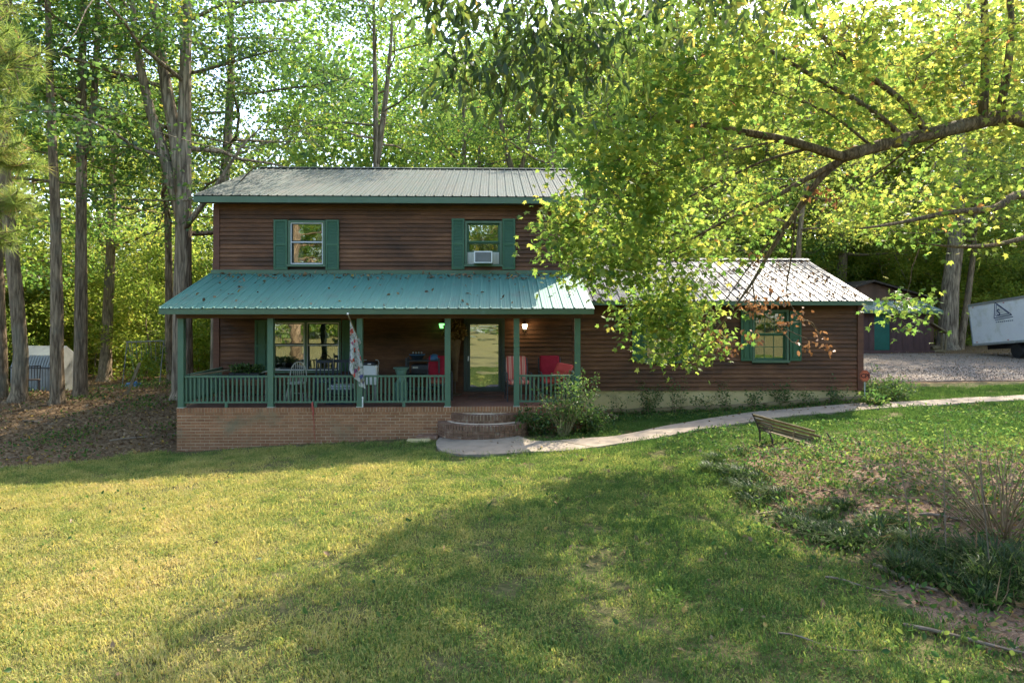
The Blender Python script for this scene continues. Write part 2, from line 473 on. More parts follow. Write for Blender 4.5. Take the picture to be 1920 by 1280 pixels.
M['shingle'] = simple("dark_barn_shingle", [(0.04, 0.03, 0.022), (0.07, 0.05, 0.035)], 6, 0.9)
M['trailer'] = simple("white_trailer_sheet", [(0.76, 0.76, 0.78), (0.82, 0.82, 0.83)], 1.5, 0.4, wear=((0.56, 0.57, 0.50), 1.4, 0.52, 0.75))
M['logo'] = simple("faded_blue_print", [(0.035, 0.05, 0.12), (0.05, 0.07, 0.15)], 5, 0.6)
M['white_shed'] = simple("white_corrugated_shed", [(0.20, 0.205, 0.185), (0.29, 0.295, 0.265)], 3, 0.55, wear=((0.25, 0.28, 0.22), 3, 0.55, 0.75))
M['galv'] = simple("galvanised_steel", [(0.36, 0.38, 0.38), (0.5, 0.52, 0.52)], 6, 0.45, metallic=0.4)
M['sign_red'] = simple("orange_red_sign_face", [(0.50, 0.10, 0.045), (0.56, 0.14, 0.065)], 8, 0.5)
M['sign_ink'] = simple("dark_sign_ink", [(0.07, 0.012, 0.01), (0.09, 0.018, 0.015)], 8, 0.5)
M['cord'] = simple("faded_red_cord", [(0.34, 0.05, 0.035), (0.45, 0.09, 0.07)], 20, 0.9)
M['grass'] = grass_mat("lawn_grass_blades")
M['ground'] = ground_mat()
G1 = [(0.10, (0.035, 0.077, 0.014)), (0.40, (0.070, 0.128, 0.018)), (0.62, (0.122, 0.173, 0.021)), (0.80, (0.194, 0.200, 0.025)), (0.95, (0.312, 0.237, 0.031)), (1.0, (0.375, 0.163, 0.037))]
G2 = [(0.05, (0.053, 0.100, 0.018)), (0.30, (0.106, 0.160, 0.025)), (0.58, (0.188, 0.213, 0.030)), (0.85, (0.281, 0.250, 0.035)), (0.97, (0.350, 0.263, 0.031)), (1.0, (0.425, 0.175, 0.037))]
G3 = [(0.10, (0.027, 0.060, 0.014)), (0.50, (0.053, 0.100, 0.018)), (0.80, (0.098, 0.147, 0.022)), (0.97, (0.175, 0.188, 0.031))]
M['leaf_mid'] = leaf_mat("mid_green_leaves", G1, 2.3, 0.55, 0.02)
M['leaf_gold'] = leaf_mat("yellow_green_leaves", G2, 2.2, 0.58, 0.015)
M['leaf_dark'] = leaf_mat("dark_green_leaves", G3, 2.4, 0.48, 0.03, 0.06)
M['leaf_maple'] = leaf_mat("maple_leaves", [(0.05, (0.050, 0.105, 0.016)), (0.30, (0.096, 0.155, 0.022)), (0.55, (0.160, 0.200, 0.027)), (0.80, (0.250, 0.225, 0.033)), (0.97, (0.34, 0.24, 0.04)), (1.0, (0.34, 0.15, 0.04))], 2.15, 0.56, 0.015, 0.0)
M['leaf_hick'] = leaf_mat("hickory_leaves", [(0.1, (0.026, 0.050, 0.011)), (0.5, (0.054, 0.085, 0.014)), (0.85, (0.105, 0.12, 0.02)), (0.99, (0.24, 0.17, 0.03))], 2.5, 0.5, 0.03, 0.0)
M['leaf_dead'] = leaf_mat("dead_brown_leaves", [(0.0, (0.13, 0.055, 0.018)), (0.5, (0.21, 0.095, 0.030)), (1.0, (0.30, 0.15, 0.06))], 1.4, 0.3, 0.03, 0.0)
M['litter'] = leaf_mat("fallen_leaf_litter", [(0.0, (0.09, 0.055, 0.030)), (0.35, (0.20, 0.125, 0.065)), (0.65, (0.25, 0.165, 0.09)), (0.90, (0.29, 0.20, 0.115)), (0.98, (0.38, 0.24, 0.045))], 1.2, 0.15, 0.01, 0.0)
M['needle'] = leaf_mat("pine_needles", [(0.0, (0.075, 0.12, 0.022)), (0.5, (0.14, 0.175, 0.030)), (0.85, (0.17, 0.165, 0.035)), (1.0, (0.28, 0.15, 0.05))], 2.2, 0.5, 0.02, 0.0)
M['weed'] = leaf_mat("ground_weed_leaves", [(0.1, (0.025, 0.065, 0.014)), (0.5, (0.05, 0.105, 0.020)), (0.9, (0.12, 0.155, 0.028))], 2.0, 0.45, 0.01, 0.1)
M['strap'] = leaf_mat("strappy_dark_blades", [(0.1, (0.014, 0.032, 0.008)), (0.6, (0.028, 0.058, 0.012)), (0.92, (0.075, 0.105, 0.028))], 1.8, 0.3, 0.015, 0.1)
M['shrub'] = leaf_mat("shrub_leaves", [(0.1, (0.024, 0.055, 0.012)), (0.5, (0.048, 0.095, 0.018)), (0.9, (0.11, 0.15, 0.03))], 2.0, 0.42, 0.02, 0.08)
M['stone'] = leaf_mat("driveway_stones", [(0.0, (0.07, 0.058, 0.046)), (0.5, (0.18, 0.152, 0.125)), (1.0, (0.38, 0.325, 0.27))], 1.0, 0.0, 0.03, 0.0)
M['leaf_sap'] = leaf_mat("painted_sunlit_sapling_leaves", [(0.05, (0.075, 0.125, 0.018)), (0.4, (0.15, 0.195, 0.026)), (0.75, (0.24, 0.235, 0.032)), (1.0, (0.34, 0.24, 0.04))], 2.2, 0.6, 0.01, 0.12)  # leaf colour brightened to stand in for sun on the shaded saplings
M['dull_steel'] = simple("dull_grey_steel", [(0.13, 0.135, 0.12), (0.2, 0.2, 0.18)], 6, 0.6)
M['green_cane'] = simple("greenish_cane", [(0.13, 0.13, 0.055), (0.24, 0.215, 0.10)], 10, 0.9)
# ------------------------------------------------------------------ mesh helpers
class MB:
    def __init__(s):
        s.v = []; s.f = []
    def quad(s, a, b, c, d):
        n = len(s.v); s.v += [a, b, c, d]; s.f.append((n, n + 1, n + 2, n + 3))
    def poly(s, pts):
        n = len(s.v); s.v += list(pts); s.f.append(tuple(range(n, n + len(pts))))
    def box(s, x0, x1, y0, y1, z0, z1):
        n = len(s.v)
        s.v += [(x0, y0, z0), (x1, y0, z0), (x1, y1, z0), (x0, y1, z0), (x0, y0, z1), (x1, y0, z1), (x1, y1, z1), (x0, y1, z1)]
        s.f += [tuple(n + i for i in q) for q in ((0, 3, 2, 1), (4, 5, 6, 7), (0, 1, 5, 4), (1, 2, 6, 5), (2, 3, 7, 6), (3, 0, 4, 7))]
        return s
    def hexa(s, p):
        """eight corners, bottom ring then top ring"""
        n = len(s.v); s.v += [tuple(q) for q in p]
        s.f += [tuple(n + i for i in q) for q in ((0, 3, 2, 1), (4, 5, 6, 7), (0, 1, 5, 4), (1, 2, 6, 5), (2, 3, 7, 6), (3, 0, 4, 7))]
        return s
    def bar(s, p, q, w, h, up=(0, 0, 1)):
        p = Vector(p); q = Vector(q); d = (q - p).normalized(); u = Vector(up)
        if abs(d.dot(u)) > 0.97: u = Vector((0, 1, 0))
        a = d.cross(u).normalized() * (w / 2); b = a.cross(d).normalized() * (h / 2)
        return s.hexa([p - a - b, p + a - b, p + a + b, p - a + b, q - a - b, q + a - b, q + a + b, q - a + b])
    def tube(s, pts, rad, n=8, cap=True, jitter=0.0):
        pts = [Vector(p) for p in pts]
        if isinstance(rad, (int, float)): rad = [rad] * len(pts)
        ref = None; rings = []
        for i, p in enumerate(pts):
            d = (pts[min(i + 1, len(pts) - 1)] - pts[max(i - 1, 0)])
            d = d.normalized() if d.length > 1e-9 else Vector((0, 0, 1))
            if ref is None:
                ref = Vector((1, 0, 0)) if abs(d.x) < 0.9 else Vector((0, 1, 0))
            a = (ref - d * ref.dot(d)).normalized(); b = d.cross(a); ref = a
            base = len(s.v)
            for k in range(n):
                t = 2 * math.pi * k / n
                r = rad[i] * (1 + (random.uniform(-jitter, jitter) if jitter else 0))
                s.v.append(tuple(p + a * (math.cos(t) * r) + b * (math.sin(t) * r)))
            rings.append(base)
        for i in range(len(rings) - 1):
            A, B = rings[i], rings[i + 1]
            for k in range(n):
                s.f.append((A + k, A + (k + 1) % n, B + (k + 1) % n, B + k))
        if cap:
            s.f.append(tuple(rings[0] + k for k in reversed(range(n))))
            s.f.append(tuple(rings[-1] + k for k in range(n)))
        return s
    def lathe(s, prof, c=(0, 0, 0), n=16):
        base = len(s.v)
        for r, z in prof:
            for k in range(n):
                t = 2 * math.pi * k / n
                s.v.append((c[0] + r * math.cos(t), c[1] + r * math.sin(t), c[2] + z))
        for i in range(len(prof) - 1):
            for k in range(n):
                a = base + i * n; b = a + n
                s.f.append((a + k, a + (k + 1) % n, b + (k + 1) % n, b + k))
        s.f.append(tuple(base + k for k in reversed(range(n))))
        s.f.append(tuple(base + (len(prof) - 1) * n + k for k in range(n)))
        return s
    def cushion(s, x0, x1, y0, y1, z0, z1, r=0.03):
        """box with rounded, slightly puffed edges"""
        xs = [x0, x0 + r, x1 - r, x1]; ys = [y0, y0 + r, y1 - r, y1]
        base = len(s.v)
        zc = (z0 + z1) / 2
        def ring(inset, z):
            n = len(s.v)
            X0, X1, Y0, Y1 = x0 + inset, x1 - inset, y0 + inset, y1 - inset
            c = min(r, 0.35 * (X1 - X0), 0.35 * (Y1 - Y0))
            s.v.extend([(X0 + c, Y0, z), (X1 - c, Y0, z), (X1, Y0 + c, z), (X1, Y1 - c, z), (X1 - c, Y1, z), (X0 + c, Y1, z), (X0, Y1 - c, z), (X0, Y0 + c, z)])
            return n
        q = min(r, (z1 - z0) / 2.2, (y1 - y0) / 3, (x1 - x0) / 3)
        rs = [ring(q, z0), ring(q * .25, z0 + q * .5), ring(0, zc), ring(q * .25, z1 - q * .5), ring(q, z1)]
        for a, b in zip(rs, rs[1:]):
            for k in range(8):
                s.f.append((a + k, a + (k + 1) % 8, b + (k + 1) % 8, b + k))
        s.f.append(tuple(rs[0] + k for k in reversed(range(8))))
        s.f.append(tuple(rs[-1] + k for k in range(8)))
        return s
    def mesh(s, name, mat, smooth=False):
        me = bpy.data.meshes.new(name)
        me.from_pydata([tuple(p) for p in s.v], [], s.f)
        me.materials.append(mat)
        if smooth: me.shade_smooth()
        me.update()
        return me
    def build(s, name, mat, parent=None, smooth=False, loc=None, rot=None):
        return link(name, s.mesh(name, mat, smooth), parent, loc, rot)

def link(name, me, parent=None, loc=None, rot=None):
    o = bpy.data.objects.new(name, me)
    C.objects.link(o)
    if parent is not None: o.parent = parent
    if loc is not None: o.location = loc
    if rot is not None: o.rotation_euler = rot
    return o

def tag(o, label=None, cat=None, group=None, kind=None):
    if label: o['label'] = label
    if cat: o['category'] = cat
    if group: o['group'] = group
    if kind: o['kind'] = kind
    return o

def thing(name, label, cat, loc=(0, 0, 0), rotz=0.0, group=None):
    o = bpy.data.objects.new(name, None)
    o.empty_display_size = 0.2
    C.objects.link(o)
    o.location = loc
    o.rotation_euler = (0, 0, rotz)
    return tag(o, label, cat, group)

def copy_tree(o, parent=None):
    c = o.copy(); C.objects.link(c)
    if parent is not None: c.parent = parent
    for ch in o.children: copy_tree(ch, c)
    return c

def raw_mesh(name, verts, faces_flat, sizes, mat, tint=None, smooth=False):
    """verts (n,3); faces_flat: vertex indices; sizes: loop count per face; tint: one float per face"""
    me = bpy.data.meshes.new(name)
    nv, nf, nl = len(verts), len(sizes), len(faces_flat)
    me.vertices.add(nv); me.vertices.foreach_set("co", np.asarray(verts, np.float32).ravel())
    me.loops.add(nl); me.loops.foreach_set("vertex_index", np.asarray(faces_flat, np.int32))
    me.polygons.add(nf)
    st = np.concatenate([[0], np.cumsum(sizes)[:-1]]).astype(np.int32)
    me.polygons.foreach_set("loop_start", st)
    if smooth: me.polygons.foreach_set("use_smooth", np.ones(nf, bool))
    if tint is not None:
        at = me.attributes.new("tint", 'FLOAT', 'FACE')
        at.data.foreach_set("value", np.asarray(tint, np.float32))
    me.materials.append(mat)
    me.update(calc_edges=True)
    return me

def _unit(a):
    return a / np.maximum(np.linalg.norm(a, axis=1, keepdims=True), 1e-9)

LEAF = {   # outline points (across, along, fold) and faces
    'diamond': ([(0, 0, 0), (.34, .45, .10), (0, 1, -.02), (-.34, .45, .10)], [(0, 1, 2, 3)]),
    'oval': ([(0, 0, 0), (.24, .25, .07), (.27, .6, .07), (0, 1, -.10), (-.27, .6, .07), (-.24, .25, .07)], [(0, 1, 2, 3), (0, 3, 4, 5)]),
    'lance': ([(0, 0, 0), (.17, .35, .05), (.13, .7, .02), (0, 1, -.16), (-.13, .7, .02), (-.17, .35, .05)], [(0, 1, 2, 3), (0, 3, 4, 5)]),
    'maple': ([(0, 0, 0), (.16, .06, .02), (.48, .04, -.03), (.30, .28, .03), (.62, .55, -.06), (.27, .55, .04), (.17, .72, .03), (0, 1.02, -.08),
               (-.17, .72, .03), (-.27, .55, .04), (-.62, .55, -.06), (-.30, .28, .03), (-.48, .04, -.03), (-.16, .06, .02), (0, .4, .05)],
              [(0, 1, 3, 14), (1, 2, 3), (3, 4, 5, 14), (5, 6, 7, 14), (14, 7, 8, 9), (14, 9, 10, 11), (11, 12, 13), (14, 11, 13, 0)]),
    'blade': ([(-.06, 0, 0), (.06, 0, 0), (.05, .45, .10), (0, 1, -.18), (-.05, .45, .10)], [(0, 1, 2, 4), (4, 2, 3)]),
    'needle': ([(-.022, 0, 0), (.022, 0, 0), (0, 1, -.05)], [(0, 1, 2)]),
}

def leaf_mesh(name, shape, cen, nrm, along, size, tint, mat):
    """cen (n,3) leaf bases, nrm facing, along growth direction, size (n,), tint (n,)"""
    tv, tf = LEAF[shape]
    tv = np.array(tv, float)
    nrm = _unit(np.asarray(nrm, float))
    al = np.asarray(along, float)
    al = _unit(al - nrm * np.sum(al * nrm, axis=1, keepdims=True))
    ac = np.cross(al, nrm)
    sz = np.asarray(size)[:, None, None]
    V = cen[:, None, :] + sz * (ac[:, None, :] * tv[None, :, 0:1] + al[:, None, :] * tv[None, :, 1:2] + nrm[:, None, :] * tv[None, :, 2:3])
    n, k = len(cen), len(tv)
    off = (np.arange(n) * k)[:, None]
    flat = np.array([i for f in tf for i in f])
    sizes = np.tile([len(f) for f in tf], n)
    idx = (off + flat[None, :]).ravel()
    return raw_mesh(name, V.reshape(-1, 3), idx, sizes, mat, np.repeat(tint, len(tf)))

def rand_dirs(n, up=0.0, g=rng):
    a = g.normal(size=(n, 3)); a[:, 2] += up
    return _unit(a)

# ------------------------------------------------------------------ ground
def sm(t):
    t = np.clip(t, 0, 1); return t * t * (3 - 2 * t)

def gz(x, y):
    x = np.asarray(x, float); y = np.asarray(y, float)
    z = np.interp(x, [-40, -12, -7.4, -3, 0, 2, 5, 9, 14, 30], [-.5, -.5, -.43, -.2, -.06, -.03, .1, .3, .45, .55])
    z = z + .55 * sm((y - 13.8) / 6.2) * sm((-7.0 - x) / 1.5)
    z = z - .5 * sm((y - 21) / 6) * sm((-12 - x) / 4)
    z = z + .3 * np.exp(-((x - 6.8) / 2.4) ** 2 - ((y - 9.5) / 2.6) ** 2)
    z = z + .015 * np.sin(x * 1.7 + 1.3 * np.sin(y * .9)) * np.sin(y * 1.3 + .4 * x)
    return z

def G(x, y): return float(gz(x, y))

BED = [(3.47, 11.7), (3.15, 9.6), (3.1, 8.3), (3.45, 7.1), (3.3, 5.9), (3.7, 4.6), (8, 4.4), (9.2, 8), (8.4, 11.6), (6.2, 13.4), (4.5, 13.3)]
PATH_UP = [(-1.57, 15.12), (-.7, 14.96), (.09, 14.78), (.40, 14.18), (.78, 14.06), (1.25, 14.22), (2.22, 14.55), (2.75, 14.9), (3.78, 15.6), (4.67, 16.2), (5.93, 16.7), (7.23, 17.0), (9.1, 17.3), (10.9, 17.5), (12.21, 17.65), (13.24, 17.8), (17, 18.4)]
PATH_LO = [(-1.6, 14.4), (-1.55, 13.96), (-1.42, 13.46), (-1.01, 12.98), (-.33, 12.84), (.32, 12.98), (1.15, 13.2), (1.79, 13.5), (3.11, 14.18), (3.85, 14.62), (4.64, 15.08), (5.47, 15.5), (6.78, 16.02), (8.89, 16.4), (10.37, 16.6), (11.67, 16.8), (12.71, 17.0), (17, 17.5)]
PATH = PATH_UP + PATH_LO[::-1]

def in_poly(x, y, poly):
    x = np.asarray(x); y = np.asarray(y)
    r = np.zeros(x.shape, bool)
    j = len(poly) - 1
    for i in range(len(poly)):
        xi, yi = poly[i]; xj, yj = poly[j]
        c = ((yi > y) != (yj > y)) & (x < (xj - xi) * (y - yi) / (yj - yi + 1e-12) + xi)
        r ^= c; j = i
    return r

def near_poly(x, y, poly):
    """distance to the outline"""
    d = np.full(np.shape(x), 1e9)
    for i in range(len(poly)):
        ax, ay = poly[i - 1]; bx, by = poly[i]
        t = np.clip(((x - ax) * (bx - ax) + (y - ay) * (by - ay)) / ((bx - ax) ** 2 + (by - ay) ** 2 + 1e-12), 0, 1)
        d = np.minimum(d, np.hypot(x - ax - t * (bx - ax), y - ay - t * (by - ay)))
    return d

def lawn_mask(x, y):
    """1 lawn, 0 woods floor"""
    left = (13.44 + (x + 10.08) * .57) - y                      # signed: lawn is nearer than the wood line
    a = np.where(x < -7.2, sm(left / .5 + .5), 1.0)
    back = np.where((x >= -7.2) & (y > 21.2), 0.0, 1.0)
    return a * back

def bed_mask(x, y):
    ins = in_poly(x, y, BED)
    d = near_poly(x, y, BED)
    return np.where(ins, sm(d / .7 + .25), sm(.25 - d / .7))

def grid_mesh(name, xs, ys, mat, fz, attrs=()):
    X, Y = np.meshgrid(xs, ys)
    V = np.stack([X.ravel(), Y.ravel(), fz(X.ravel(), Y.ravel())], 1)
    nx, ny = len(xs), len(ys)
    i = (np.arange(ny - 1)[:, None] * nx + np.arange(nx - 1)[None, :]).ravel()
    F = np.stack([i, i + 1, i + nx + 1, i + nx], 1).ravel()
    me = raw_mesh(name, V, F, np.full(len(i), 4), mat, smooth=True)
    for an, fn in attrs:
        at = me.attributes.new(an, 'FLOAT', 'POINT')
        at.data.foreach_set("value", fn(X.ravel(), Y.ravel()).astype(np.float32))
    return me

gxs = np.concatenate([np.linspace(-220, -30, 12), np.linspace(-28, -14, 24), np.arange(-13.75, 15, .25), np.linspace(15.5, 30, 24), np.linspace(34, 220, 12)])
gys = np.concatenate([np.linspace(-120, -8, 16), np.linspace(-6, 2, 14), np.arange(2.25, 24, .25), np.linspace(24.5, 50, 30), np.linspace(55, 260, 14)])
tag(link("ground", grid_mesh("ground", gxs, gys, M['ground'], gz, (("lawn", lawn_mask), ("bed", bed_mask)))), kind='structure')

def strip(name, up, lo, mat, lift, kind='structure', thick=0.05, sub=4):
    """a paved strip between two outlines, following the ground"""
    def dens(p, n):
        p = np.array(p); seg = np.linalg.norm(np.diff(p, axis=0), axis=1); s = np.concatenate([[0], np.cumsum(seg)])
        t = np.linspace(0, s[-1], n); return np.stack([np.interp(t, s, p[:, 0]), np.interp(t, s, p[:, 1])], 1)
    n = 60
    A = dens(up, n); B = dens(lo, n)
    V = []; F = []
    for j in range(sub + 1):
        P = A + (B - A) * j / sub
        V += [(x, y, G(x, y) + lift) for x, y in P]
    for j in range(sub):
        for i in range(n - 1):
            F.append((j * n + i, (j + 1) * n + i, (j + 1) * n + i + 1, j * n + i + 1))
    base = len(V)
    for P in (A, B):
        V += [(x, y, G(x, y) - thick) for x, y in P]
    for i in range(n - 1):
        F.append((i, i + 1, base + i + 1, base + i))
        F.append((sub * n + i + 1, sub * n + i, base + n + i, base + n + i + 1))
    mb = MB(); mb.v = V; mb.f = F
    return mb.build(name, mat)

walk = tag(strip("path", PATH_UP, PATH_LO, M['concrete'], 0.045), kind='structure')
jm = MB()   # the sawn joints across the walk
for a, b in (((0.95, 14.08), (1.6, 13.42)), ((4.75, 16.2), (5.3, 15.45)), ((8.4, 17.15), (8.7, 16.38)), ((10.9, 17.46), (11.1, 16.72))):
    A = Vector((a[0], a[1], G(*a) + .0472)); B = Vector((b[0], b[1], G(*b) + .0472))
    jm.bar(A, B, 0.022, 0.004)
jm.build("control_joint", M['timber'], walk)

DRIVE_N = [(10.6, 22.6), (12.7, 24.4), (11.6, 30), (15, 35.6), (18, 34.0), (24, 33.5), (30, 31), (46, 30)]
DRIVE_S = [(10.6, 21.8), (13, 21.6), (16, 21.2), (19, 20.6), (24, 20.2), (30, 20), (38, 19), (46, 18)]
tag(strip("driveway", DRIVE_N, DRIVE_S, M['gravel'], 0.03, thick=.1, sub=8), kind='structure')

# ------------------------------------------------------------------ the house
HA = R(1.5)
HO = Vector((0, 15.24, 0))
HM = Matrix.Translation(HO) @ Matrix.Rotation(HA, 4, 'Z')
def H(u, v, w): return HM @ Vector((u, v, w))

house = thing("house", "two storey dark brown clapboard house with green shutters, metal roofs, front porch and low wing", "house", HO, HA)
FL = 0.53                                        # porch floor level
WV = 2.35                                        # face of the main front wall
UL, UR = -7.53, 1.62                             # main block
WR = 9.22                                        # right end of the wing
BACK = 11.35
LO_TOP, UP_BOT, UP_TOP = 2.62, 3.70, 5.38

def wall_with_holes(mb, u0, u1, z0, z1, v0, v1, holes):
    us = sorted({u0, u1, *[h[0] for h in holes], *[h[1] for h in holes]})
    zs = sorted({z0, z1, *[h[2] for h in holes], *[h[3] for h in holes]})
    for a, b in zip(us, us[1:]):
        run = None
        for c, d in zip(zs, zs[1:]):
            m = ((a + b) / 2, (c + d) / 2)
            if any(h[0] < m[0] < h[1] and h[2] < m[1] < h[3] for h in holes): continue
            mb.box(a, b, v0, v1, c, d)

# openings (u0,u1,z0,z1)
W_UL = (-5.65, -4.716, 3.80, 4.97)
W_UR = (-1.146, -0.20, 3.81, 4.97)
W_P = (-6.11, -4.31, 1.09, 2.42)
W_1 = (3.474, 4.42, 1.33, 2.69)
W_2 = (6.305, 7.259, 1.33, 2.69)
DOOR = (-1.119, -0.186, FL + .06, 2.45)
core = MB()
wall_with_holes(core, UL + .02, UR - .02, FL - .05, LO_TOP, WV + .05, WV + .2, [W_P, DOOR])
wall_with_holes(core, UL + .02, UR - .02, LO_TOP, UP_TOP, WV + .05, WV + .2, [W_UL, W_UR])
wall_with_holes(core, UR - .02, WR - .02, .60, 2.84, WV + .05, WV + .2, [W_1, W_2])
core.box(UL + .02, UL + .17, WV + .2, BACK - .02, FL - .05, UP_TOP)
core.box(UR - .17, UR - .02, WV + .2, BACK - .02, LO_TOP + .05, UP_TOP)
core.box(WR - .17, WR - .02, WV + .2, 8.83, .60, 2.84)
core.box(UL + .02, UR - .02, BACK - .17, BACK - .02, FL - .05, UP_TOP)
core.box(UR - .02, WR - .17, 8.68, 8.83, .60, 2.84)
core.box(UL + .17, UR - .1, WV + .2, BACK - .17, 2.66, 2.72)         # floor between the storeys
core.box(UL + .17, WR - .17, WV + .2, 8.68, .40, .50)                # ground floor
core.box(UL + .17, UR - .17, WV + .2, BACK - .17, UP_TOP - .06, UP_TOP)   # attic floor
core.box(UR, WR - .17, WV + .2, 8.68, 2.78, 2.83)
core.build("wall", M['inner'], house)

def siding(u0, u1, z0, z1, holes, pitch, v=WV, first=0.0):
    """lapped boards one by one, cut round the openings"""
    z = z0
    while z < z1 - .02:
        zt = min(z + pitch, z1)
        segs = [(u0, u1)]
        for h in holes:
            if h[2] < zt - .01 and h[3] > z + .01:
                ns = []
                for a, b in segs:
                    if h[0] > a and h[1] < b: ns += [(a, h[0]), (h[1], b)]
                    elif h[0] <= a < h[1] < b: ns.append((h[1], b))
                    elif a < h[0] < b <= h[1]: ns.append((a, h[0]))
                    elif h[1] <= a or h[0] >= b: ns.append((a, b))
                segs = ns
        for a, b in segs:
            if b - a < .03: continue
            # a long run is butted from two boards
            cuts = [a, b]
            if b - a > 3.2: cuts = [a, a + (b - a) * random.uniform(.3, .7), b]
            for p, q in zip(cuts, cuts[1:]):
                j = random.uniform(-.003, .003)
                zz = z + random.uniform(-.002, .002)
                m = MB()
                m.hexa([(p, v - .022 + j, zz), (q - .002, v - .022 - j, zz), (q - .002, v + .045, zz), (p, v + .045, zz),
                        (p, v + .016, zt + .012), (q - .002, v + .016, zt + .012), (q - .002, v + .045, zt + .012), (p, v + .045, zt + .012)])
                m.build("siding_board", M['siding'], house)
        z += pitch

def grow(h, a): return (h[0] - a, h[1] + a, h[2] - a, h[3] + a)
siding(UL + .14, UR - .14, UP_BOT + .01, UP_TOP, [grow(W_UL, .0), grow(W_UR, .0)], .1085)
siding(UL + .14, UR - .005, FL + .02, 2.62, [W_P, DOOR], .1085)
siding(UR + .0, WR - .14, .60, 2.82, [W_1, W_2], .1105)

def side_siding(u, sgn, v0, v1, z0, z1, pitch=.22):
    z = z0
    while z < z1 - .02:
        zt = min(z + pitch, z1)
        m = MB()
        a, b = (u, u + sgn * .035)
        m.hexa([(a, v0, z), (b + sgn * .012, v0, z), (b + sgn * .012, v1, z), (a, v1, z), (a, v0, zt), (b - sgn * .012, v0, zt), (b - sgn * .012, v1, zt), (a, v1, zt)])
        m.build("siding_board", M['siding'], house)
        z += pitch
side_siding(UL + .02, -1, WV + .14, BACK - .1, FL, UP_TOP)
side_siding(UR - .02, 1, WV + .14, BACK - .1, 3.2, UP_TOP)
side_siding(WR - .02, 1, WV + .14, 8.75, .6, 2.82)

def vboard(name, u0, u1, v0, v1, z0, z1, mat, par=None):
    return MB().box(u0, u1, v0, v1, z0, z1).build(name, mat, par or house)
for (u0, u1, z0, z1) in ((UL - .01, UL + .14, FL, 2.60), (UL - .01, UL + .14, UP_BOT, UP_TOP), (UR - .14, UR + .01, UP_BOT, UP_TOP), (WR - .14, WR + .01, .59, 2.82)):
    vboard("corner_board", u0, u1, WV - .035, WV + .14, z0, z1, M['corner'])
vboard("skirt_board", UL - .06, UR - .02, WV - .05, WV + .05, 3.60, UP_BOT + .005, M['trim'])
vboard("frieze_board", UL + .14, UR - .14, WV - .03, WV + .02, UP_TOP - .13, UP_TOP - .004, M['siding'])

# gables above the eaves
def gable(u, v0, v1, z0, vr, zr, th=.06):
    m = MB()
    P = [(v0, z0), (v1, z0), (vr, zr)]
    n = len(m.v)
    m.v += [(u, a, b) for a, b in P] + [(u + th, a, b) for a, b in P]
    m.f += [(n, n + 1, n + 2), (n + 5, n + 4, n + 3), (n, n + 3, n + 4, n + 1), (n + 1, n + 4, n + 5, n + 2), (n + 2, n + 5, n + 3, n)]
    m.build("gable", M['siding'], house)
RV = 6.85
gable(UL + .0, WV + .05, BACK - .05, UP_TOP, RV, 7.08)
gable(UR - .08, WV + .05, BACK - .05, UP_TOP, RV, 7.08)
gable(WR - .08, WV + .05, 8.8, 2.82, 5.58, 4.08)

# metal roofs: sheets three ribs wide, each a part
def roof_plane(u0, u1, va, za, vb, zb, mat, rib=.229, per=4, rib_h=.024):
    """sheets run from the eave (va,za) up to (vb,zb)"""
    n = int(round((u1 - u0) / rib)); rib = (u1 - u0) / n
    L = Vector((0, vb - va, zb - za)); nrm = Vector((0, -(zb - za), (vb - va))).normalized()
    if nrm.z < 0: nrm = -nrm
    k = 0
    while k < n:
        kk = min(k + per, n)
        m = MB()
        prof = []                                  # (u, height)
        for i in range(k, kk):
            a = u0 + i * rib
            prof += [(a, 0.0 if i > k else 0.0), (a + .012, rib_h), (a + .034, rib_h), (a + .046, 0.0),
                     (a + rib * .45, 0.0), (a + rib * .47, .006), (a + rib * .51, .006), (a + rib * .53, 0),
                     (a + rib * .70, 0.0), (a + rib * .72, .006), (a + rib * .76, .006), (a + rib * .78, 0)]
        prof.append((u0 + kk * rib, 0.0))
        lift = .002 * ((k // per) % 2)
        A = Vector((0, va, za)) + nrm * lift
        sl = random.uniform(-.012, .012)
        lo = [Vector((u, A.y, A.z)) + nrm * h - L.normalized() * sl for u, h in prof]
        hi = [Vector((u, A.y, A.z)) + nrm * h + L for u, h in prof]
        b0 = len(m.v); m.v += [tuple(p) for p in lo + hi]; q = len(prof)
        for i in range(q - 1):
            m.f.append((b0 + i, b0 + i + 1, b0 + q + i + 1, b0 + q + i))
        # thickness
        b1 = len(m.v); m.v += [tuple(p - nrm * .012) for p in (lo[0], lo[-1], hi[-1], hi[0])]
        m.f.append((b1 + 3, b1 + 2, b1 + 1, b1))
        m.build("roof_panel", mat, house)
        k = kk
EV = WV - .42
roof_plane(UL - .35, UR + .35, EV, 5.535, RV, 7.22, M['roof_main'])
roof_plane(UL - .35, UR + .35, 2 * RV - EV, 5.535, RV, 7.22, M['roof_main'])
roof_plane(-7.64, 1.80, -.33, 2.72, WV - .02, 3.60, M['roof_porch'])
roof_plane(UR + .02, WR + .06, WV - .42, 2.92, 5.6, 4.22, M['roof_wing'])
roof_plane(UR + .02, WR + .06, 9.27, 2.92, 5.6, 4.22, M['roof_wing'])
def ridge(u0, u1, v, z, s, mat):
    m = MB()
    for sg in (-1, 1):
        m.hexa([(u0, v, z + .05), (u1, v, z + .05), (u1, v + sg * .16, z + .05 - .16 * s), (u0, v + sg * .16, z + .05 - .16 * s),
                (u0, v, z + .058), (u1, v, z + .058), (u1, v + sg * .16, z + .058 - .16 * s), (u0, v + sg * .16, z + .058 - .16 * s)])
    m.build("ridge_cap", mat, house)
ridge(UL - .36, UR + .36, RV, 7.215, .343, M['roof_main'])
